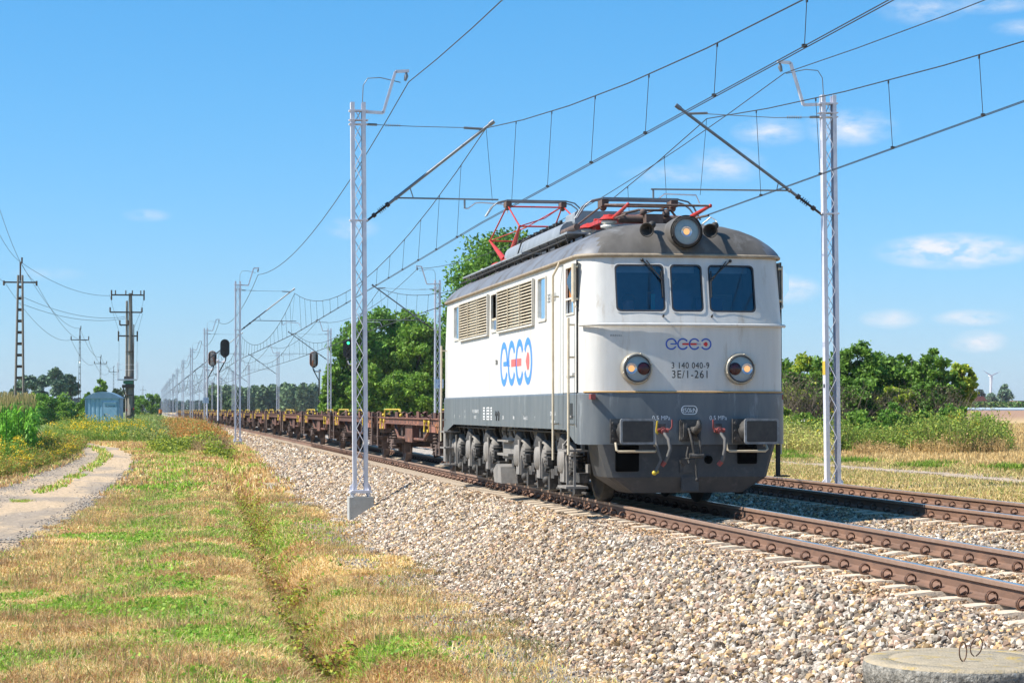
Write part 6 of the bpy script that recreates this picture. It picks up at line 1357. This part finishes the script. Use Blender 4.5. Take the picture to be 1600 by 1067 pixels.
# right side grass and stubble
def rfield(name, label, x0, x1, y0, y1, dens, h0, h1, w, pal, gpat=None, lean=.5):
    x, y = scat(x0, x1, y0, y1, dens); k = visible(x, y, .02); x, y = x[k], y[k]
    c = pick(pal, len(x), .4)
    if gpat is not None: g = (fbm(x, y, 2.5, gpat) > .52)&(RNG.random(len(x)) < .7); c[g] = pick(GREEN, g.sum(), .4)
    return blades(name, np.stack([x, y, H(x, y)], 1), RNG.uniform(h0, h1, len(x)), w, c, label, lean)
DRY = [(.58, .45, .19), (.48, .36, .15), (.64, .50, .24), (.40, .30, .12), (.34, .38, .10)]
rfield('verge_grass', 'dry yellow verge grass beside the far track', 13.9, 19.6, 30, 80, 150, .03, .10, .011, DRY, None)
rfield('verge_grass', 'dry grass beyond the gravel path', 20.3, 24.5, 35, 90, 120, .05, .16, .014, DRY, None)
x, y = scat(21.5, 24.2, 38, 90, 36); k = vn(x, y*.6, 1.8, 66) > .66; x, y = np.repeat(x[k], 9), np.repeat(y[k], 9); x = x+RNG.normal(0, .14, len(x)); y = y+RNG.normal(0, .18, len(y))
blades('path_side_weeds', np.stack([x, y, H(x, y)], 1), RNG.uniform(.06, .30, len(x)), .016, pick(GREEN*.72, len(x), .7), 'green weeds in a row along the gravel path', .7)
STB = [(.62, .45, .20), (.52, .36, .15), (.68, .52, .26), (.40, .27, .12)]
rfield('stubble', 'golden cut stubble of the grain field', 23.6, 50, 50, 100, 46, .12, .24, .016, STB, None, .25)
rfield('stubble_far', 'golden stubble stretching to the brown field', 25, 110, 100, 230, 7, .15, .3, .05, STB, None, .3)
# tall weeds: stalk + small leaves + flowers
def tallweeds(name, label, pts, h0, h1, pal, leafpal, nl=14, flower=None, fl=.3, w=.012, ls=.035, spread=.10, fsz=.03):
    P = np.array(pts); P = P[vn(P[:, 0]*3, P[:, 1], 2.2, 81) > .22]; n = len(P); k = 3; PP_ = np.repeat(P, k, 0)+np.column_stack([RNG.normal(0, spread, (n*k, 2)), np.zeros(n*k)]); h = RNG.uniform(h0, h1, n)*(.30+1.35*fbm(P[:, 0], P[:, 1]*.5, 2.6, 83))
    hh = np.repeat(h, k)*RNG.uniform(.7, 1.05, n*k); o = blades(name, PP_, hh, w, pick(pal, n*k, .5), label, .3)
    L_ = np.repeat(PP_, nl, 0); u = RNG.random(len(L_)); L_ = L_+np.column_stack([RNG.normal(0, spread*.8, (len(L_), 2)), u*np.repeat(hh, nl)])
    v = leafmesh(name+'_leaves', L_, ls*RNG.uniform(.6, 1.4, len(L_)), pick(leafpal, len(L_), .6)); tag(v, label.replace(' stalks', '')+' foliage', kind='stuff')
    if flower and len(P):
        s = (RNG.random(len(PP_)) < fl*.55)&(fbm(PP_[:, 0], PP_[:, 1]*.5, 1.3, 87) > .49); Q = PP_[s]; q = np.repeat(Q+np.column_stack([np.zeros((len(Q), 2)), hh[s]*.95]), 12, 0); q = q+RNG.normal(0, 1, q.shape)*np.array([.10, .10, .05])*spread*9
        tag(leafmesh(flower[0], q, fsz, pick(flower[2], len(q), .3), None, M['leaf'], (0, 0, 1), .9), flower[1], kind='stuff')
def region(poly, n, seed=0):
    out = []; pxs = [p[0] for p in poly]; ds = [p[1] for p in poly]
    from_ = 0
    while len(out) < n:
        a, b_ = RNG.uniform(min(pxs), max(pxs)), RNG.uniform(min(ds), max(ds)); c = False; j = len(poly)-1
        for i in range(len(poly)):
            if (poly[i][1] > b_) != (poly[j][1] > b_) and a < (poly[j][0]-poly[i][0])*(b_-poly[i][1])/(poly[j][1]-poly[i][1])+poly[i][0]: c = not c
            j = i
        if c: x, y = bearing(a, b_); out.append((x, y, float(H(x, y))-.02))
    return out
YF_ = ('yellow_flowers', 'bright yellow flower heads of the weeds left of the dirt road', [(.80, .55, .02), (.70, .45, .02), (.85, .65, .05)])
OR_ = [(.55, .22, .05), (.42, .17, .05), (.60, .32, .09)]
tallweeds('road_weeds', 'orange brown and green weed stalks left of the dirt road', region([(-20, 68), (40, 74), (75, 80), (122, 98), (135, 112), (100, 116), (60, 104), (-20, 88)], 1500), .35, .85, [(.20, .20, .06), (.28, .18, .07), (.14, .18, .04)], [(.26, .36, .05), (.36, .34, .06), (.46, .26, .07), (.17, .27, .04)], 16, YF_, .22)
tallweeds('flowering_weeds', 'dense goldenrod like weed stalks under the maize', region([(-20, 74), (38, 80), (30, 92), (-20, 92)], 420), .7, 1.15, G_MD, G_MD, 20, ('yellow_flowers', 'thick yellow flower clusters in front of the maize', YF_[2]), .5)
tallweeds('shed_weeds', 'flowering weed stalks in front of the blue shed', region([(70, 112), (150, 118), (235, 118), (240, 150), (150, 156), (110, 160), (80, 140)], 1100), .5, 1.1, G_MD, [(.24, .34, .05), (.18, .28, .05), (.34, .36, .08)], 14, ('yellow_flowers', 'yellow flower clusters in front of the blue shed', YF_[2]), .3, ls=.05, fsz=.045, w=.018, spread=.16)
tallweeds('white_flowering_weeds', 'pale flowering weed stalks near the concrete pole', region([(160, 120), (215, 122), (205, 134), (165, 132)], 60), .4, .8, G_MD, G_MD, 10, ('white_flowers', 'white flower heads in the weeds by the concrete pole', [(.7, .7, .66)]), .35, ls=.05, fsz=.04, w=.018, spread=.16)
tallweeds('green_weeds', 'tall soft green weed stalks between the concrete pole and the embankment', region([(205, 118), (262, 112), (250, 150), (262, 220), (235, 260), (212, 200)], 1300), .55, 1.15, [(.20, .24, .08), (.15, .21, .06), (.26, .26, .10)], [(.20, .33, .07), (.28, .37, .09), (.38, .40, .14)], 12, ('yellow_flowers', 'scattered yellow flowers beyond the concrete pole', YF_[2]), .06, ls=.05, w=.018, spread=.2, fsz=.04)
tallweeds('rusty_weeds', 'rusty red brown dock stalks on the embankment side', region([(245, 118), (300, 108), (345, 108), (352, 118), (325, 150), (298, 220), (268, 260), (262, 180)], 1300), .45, 1.0, OR_, OR_+[(.26, .33, .07), (.20, .30, .06), (.50, .38, .14)], 12, ls=.045, w=.018, spread=.16)
tallweeds('bleached_weeds', 'bleached straw weed stalks at the edge of the ballast', region([(300, 98), (352, 96), (366, 108), (330, 116)], 260), .3, .75, [(.40, .29, .15), (.30, .20, .10)], [(.36, .27, .13), (.26, .17, .08)], 8, ls=.035, w=.012)
P = np.array(region([(225, 104), (262, 97), (310, 93), (350, 92), (362, 98), (330, 108), (250, 112)], 1100)); P = P[vn(P[:, 0]*2.0, P[:, 1]*.6, 1.3, 95) > .42]; q = np.repeat(P, 22, 0); q = q+np.column_stack([RNG.normal(0, .18, (len(q), 2)), RNG.random(len(q))*np.repeat(.10+.95*vn(P[:, 0]*1.5, P[:, 1]*.5, 1.1, 97)**2, 22)])
tag(leafmesh('bramble_thicket', q, .055, pick([(.30, .38, .04), (.42, .45, .06), (.20, .28, .04), (.14, .20, .04)], len(q), .5), None, M['leaf'], (0, 0, .8), .8), 'yellow green bramble thicket at the end of the mown grass', kind='stuff')
tallweeds('thicket_weeds', 'tall green weed stalks in front of the right thicket', region([(1208, 86), (1300, 83), (1400, 84), (1500, 81), (1575, 86), (1570, 94), (1500, 97), (1208, 98)], 2000), .6, 1.6, [(.17, .20, .05), (.13, .17, .04), (.26, .23, .09)], [(.22, .32, .05), (.28, .38, .055), (.40, .42, .08), (.16, .25, .04)], 16, ('yellow_flowers', 'few yellow flowers among the weeds beyond the far track', YF_[2]), .03, ls=.05, w=.014, spread=.16)
tallweeds('pale_thicket_weeds', 'pale yellowish weed stalks behind the locomotive buffer', region([(1205, 80), (1290, 78), (1300, 84), (1208, 86)], 420), .5, 1.2, [(.34, .33, .12), (.42, .34, .16)], [(.46, .50, .12), (.55, .50, .16)], 10, ('white_flowers', 'white and yellow flower specks beyond the far track', [(.7, .7, .6), (.8, .6, .05)]), .08, ls=.045, w=.014, spread=.14)
tallweeds('straw_tufts', 'straw coloured stalks at the foot of the right thicket', region([(1340, 78), (1570, 82), (1570, 86), (1340, 82)], 500), .35, .8, [(.55, .38, .16), (.42, .28, .12)], [(.50, .35, .15), (.36, .25, .10)], 6, ls=.04, w=.014)
# maize
n = 420; P = np.array(region([(-40, 84), (40, 86), (56, 92), (50, 104), (-40, 108)], n)); Vs, Fs, Cs = [], [], []; Tz_ = []
for i, p in enumerate(P):
    h = RNG.uniform(2.0, 2.7); a = RNG.random()*PI; wv = .018
    base = len(Vs); c = np.array([.16, .24, .05])*(.8+.4*RNG.random())
    for q in range(11):
        z0 = h*(.10+.075*q); a = q*PI+RNG.normal(0, .6)+a*.1; dx, dy = math.cos(a), math.sin(a); L_ = RNG.uniform(.55, .9)*(1-.3*abs(q-5)/6); w_ = .04
        pts = [(0, 0), (.30*L_, .42*L_), (.65*L_, .48*L_), (1.0*L_, .15*L_)]; k0 = len(Vs)
        lc = np.array([.20, .46, .05])*(.7+.7*RNG.random())
        for j, (r_, z_) in enumerate(pts):
            ww = w_*(1, 1.1, .8, .1)[j]; Vs += [(p[0]+dx*r_-dy*ww, p[1]+dy*r_+dx*ww, p[2]+z0+z_), (p[0]+dx*r_+dy*ww, p[1]+dy*r_-dx*ww, p[2]+z0+z_)]; Cs += [lc, lc]
        for j in range(3): Fs.append((k0+2*j, k0+2*j+1, k0+2*j+3, k0+2*j+2))
    k0 = len(Vs); Vs += [(p[0]-wv, p[1], p[2]), (p[0]+wv, p[1], p[2]), (p[0]+wv, p[1], p[2]+h), (p[0]-wv, p[1], p[2]+h)]; Cs += [c]*4; Fs.append((k0, k0+1, k0+2, k0+3))
    for q in range(3):
        a = RNG.random()*2*PI; r_ = .10; k0 = len(Vs); x_, y_ = math.cos(a)*r_, math.sin(a)*r_; tc_ = np.array([.50, .38, .16])*(.7+.5*RNG.random())
        Vs += [(p[0]-.012, p[1], p[2]+h-.05), (p[0]+.012, p[1], p[2]+h-.05), (p[0]+x_+.015, p[1]+y_, p[2]+h+.28), (p[0]+x_-.015, p[1]+y_, p[2]+h+.26)]; Cs += [tc_]*4; Fs.append((k0, k0+1, k0+2, k0+3))
tag(npmesh('maize', np.array(Vs), np.array(Fs), np.array(Cs), M['leaf']), 'bright green maize with pale tassels at the left edge', kind='stuff')

# ------------------------------------------------------------------ summer haze
hz = MB().box(-1700, 4600, -60, 5200, -8, 62).build('haze', bpy.data.materials.new('haze_air')); tag(hz, 'thin pale summer haze in the air', kind='stuff')
hm = hz.data.materials[0]; hm.use_nodes = True; hn = hm.node_tree.nodes; hn.remove(hn['Principled BSDF']); pv = hn.new('ShaderNodeVolumePrincipled')
pv.inputs['Color'].default_value = (.80, .90, 1, 1); pv.inputs['Density'].default_value = .0001; pv.inputs['Anisotropy'].default_value = .2
hm.node_tree.links.new(pv.outputs[0], hn['Material Output'].inputs['Volume'])
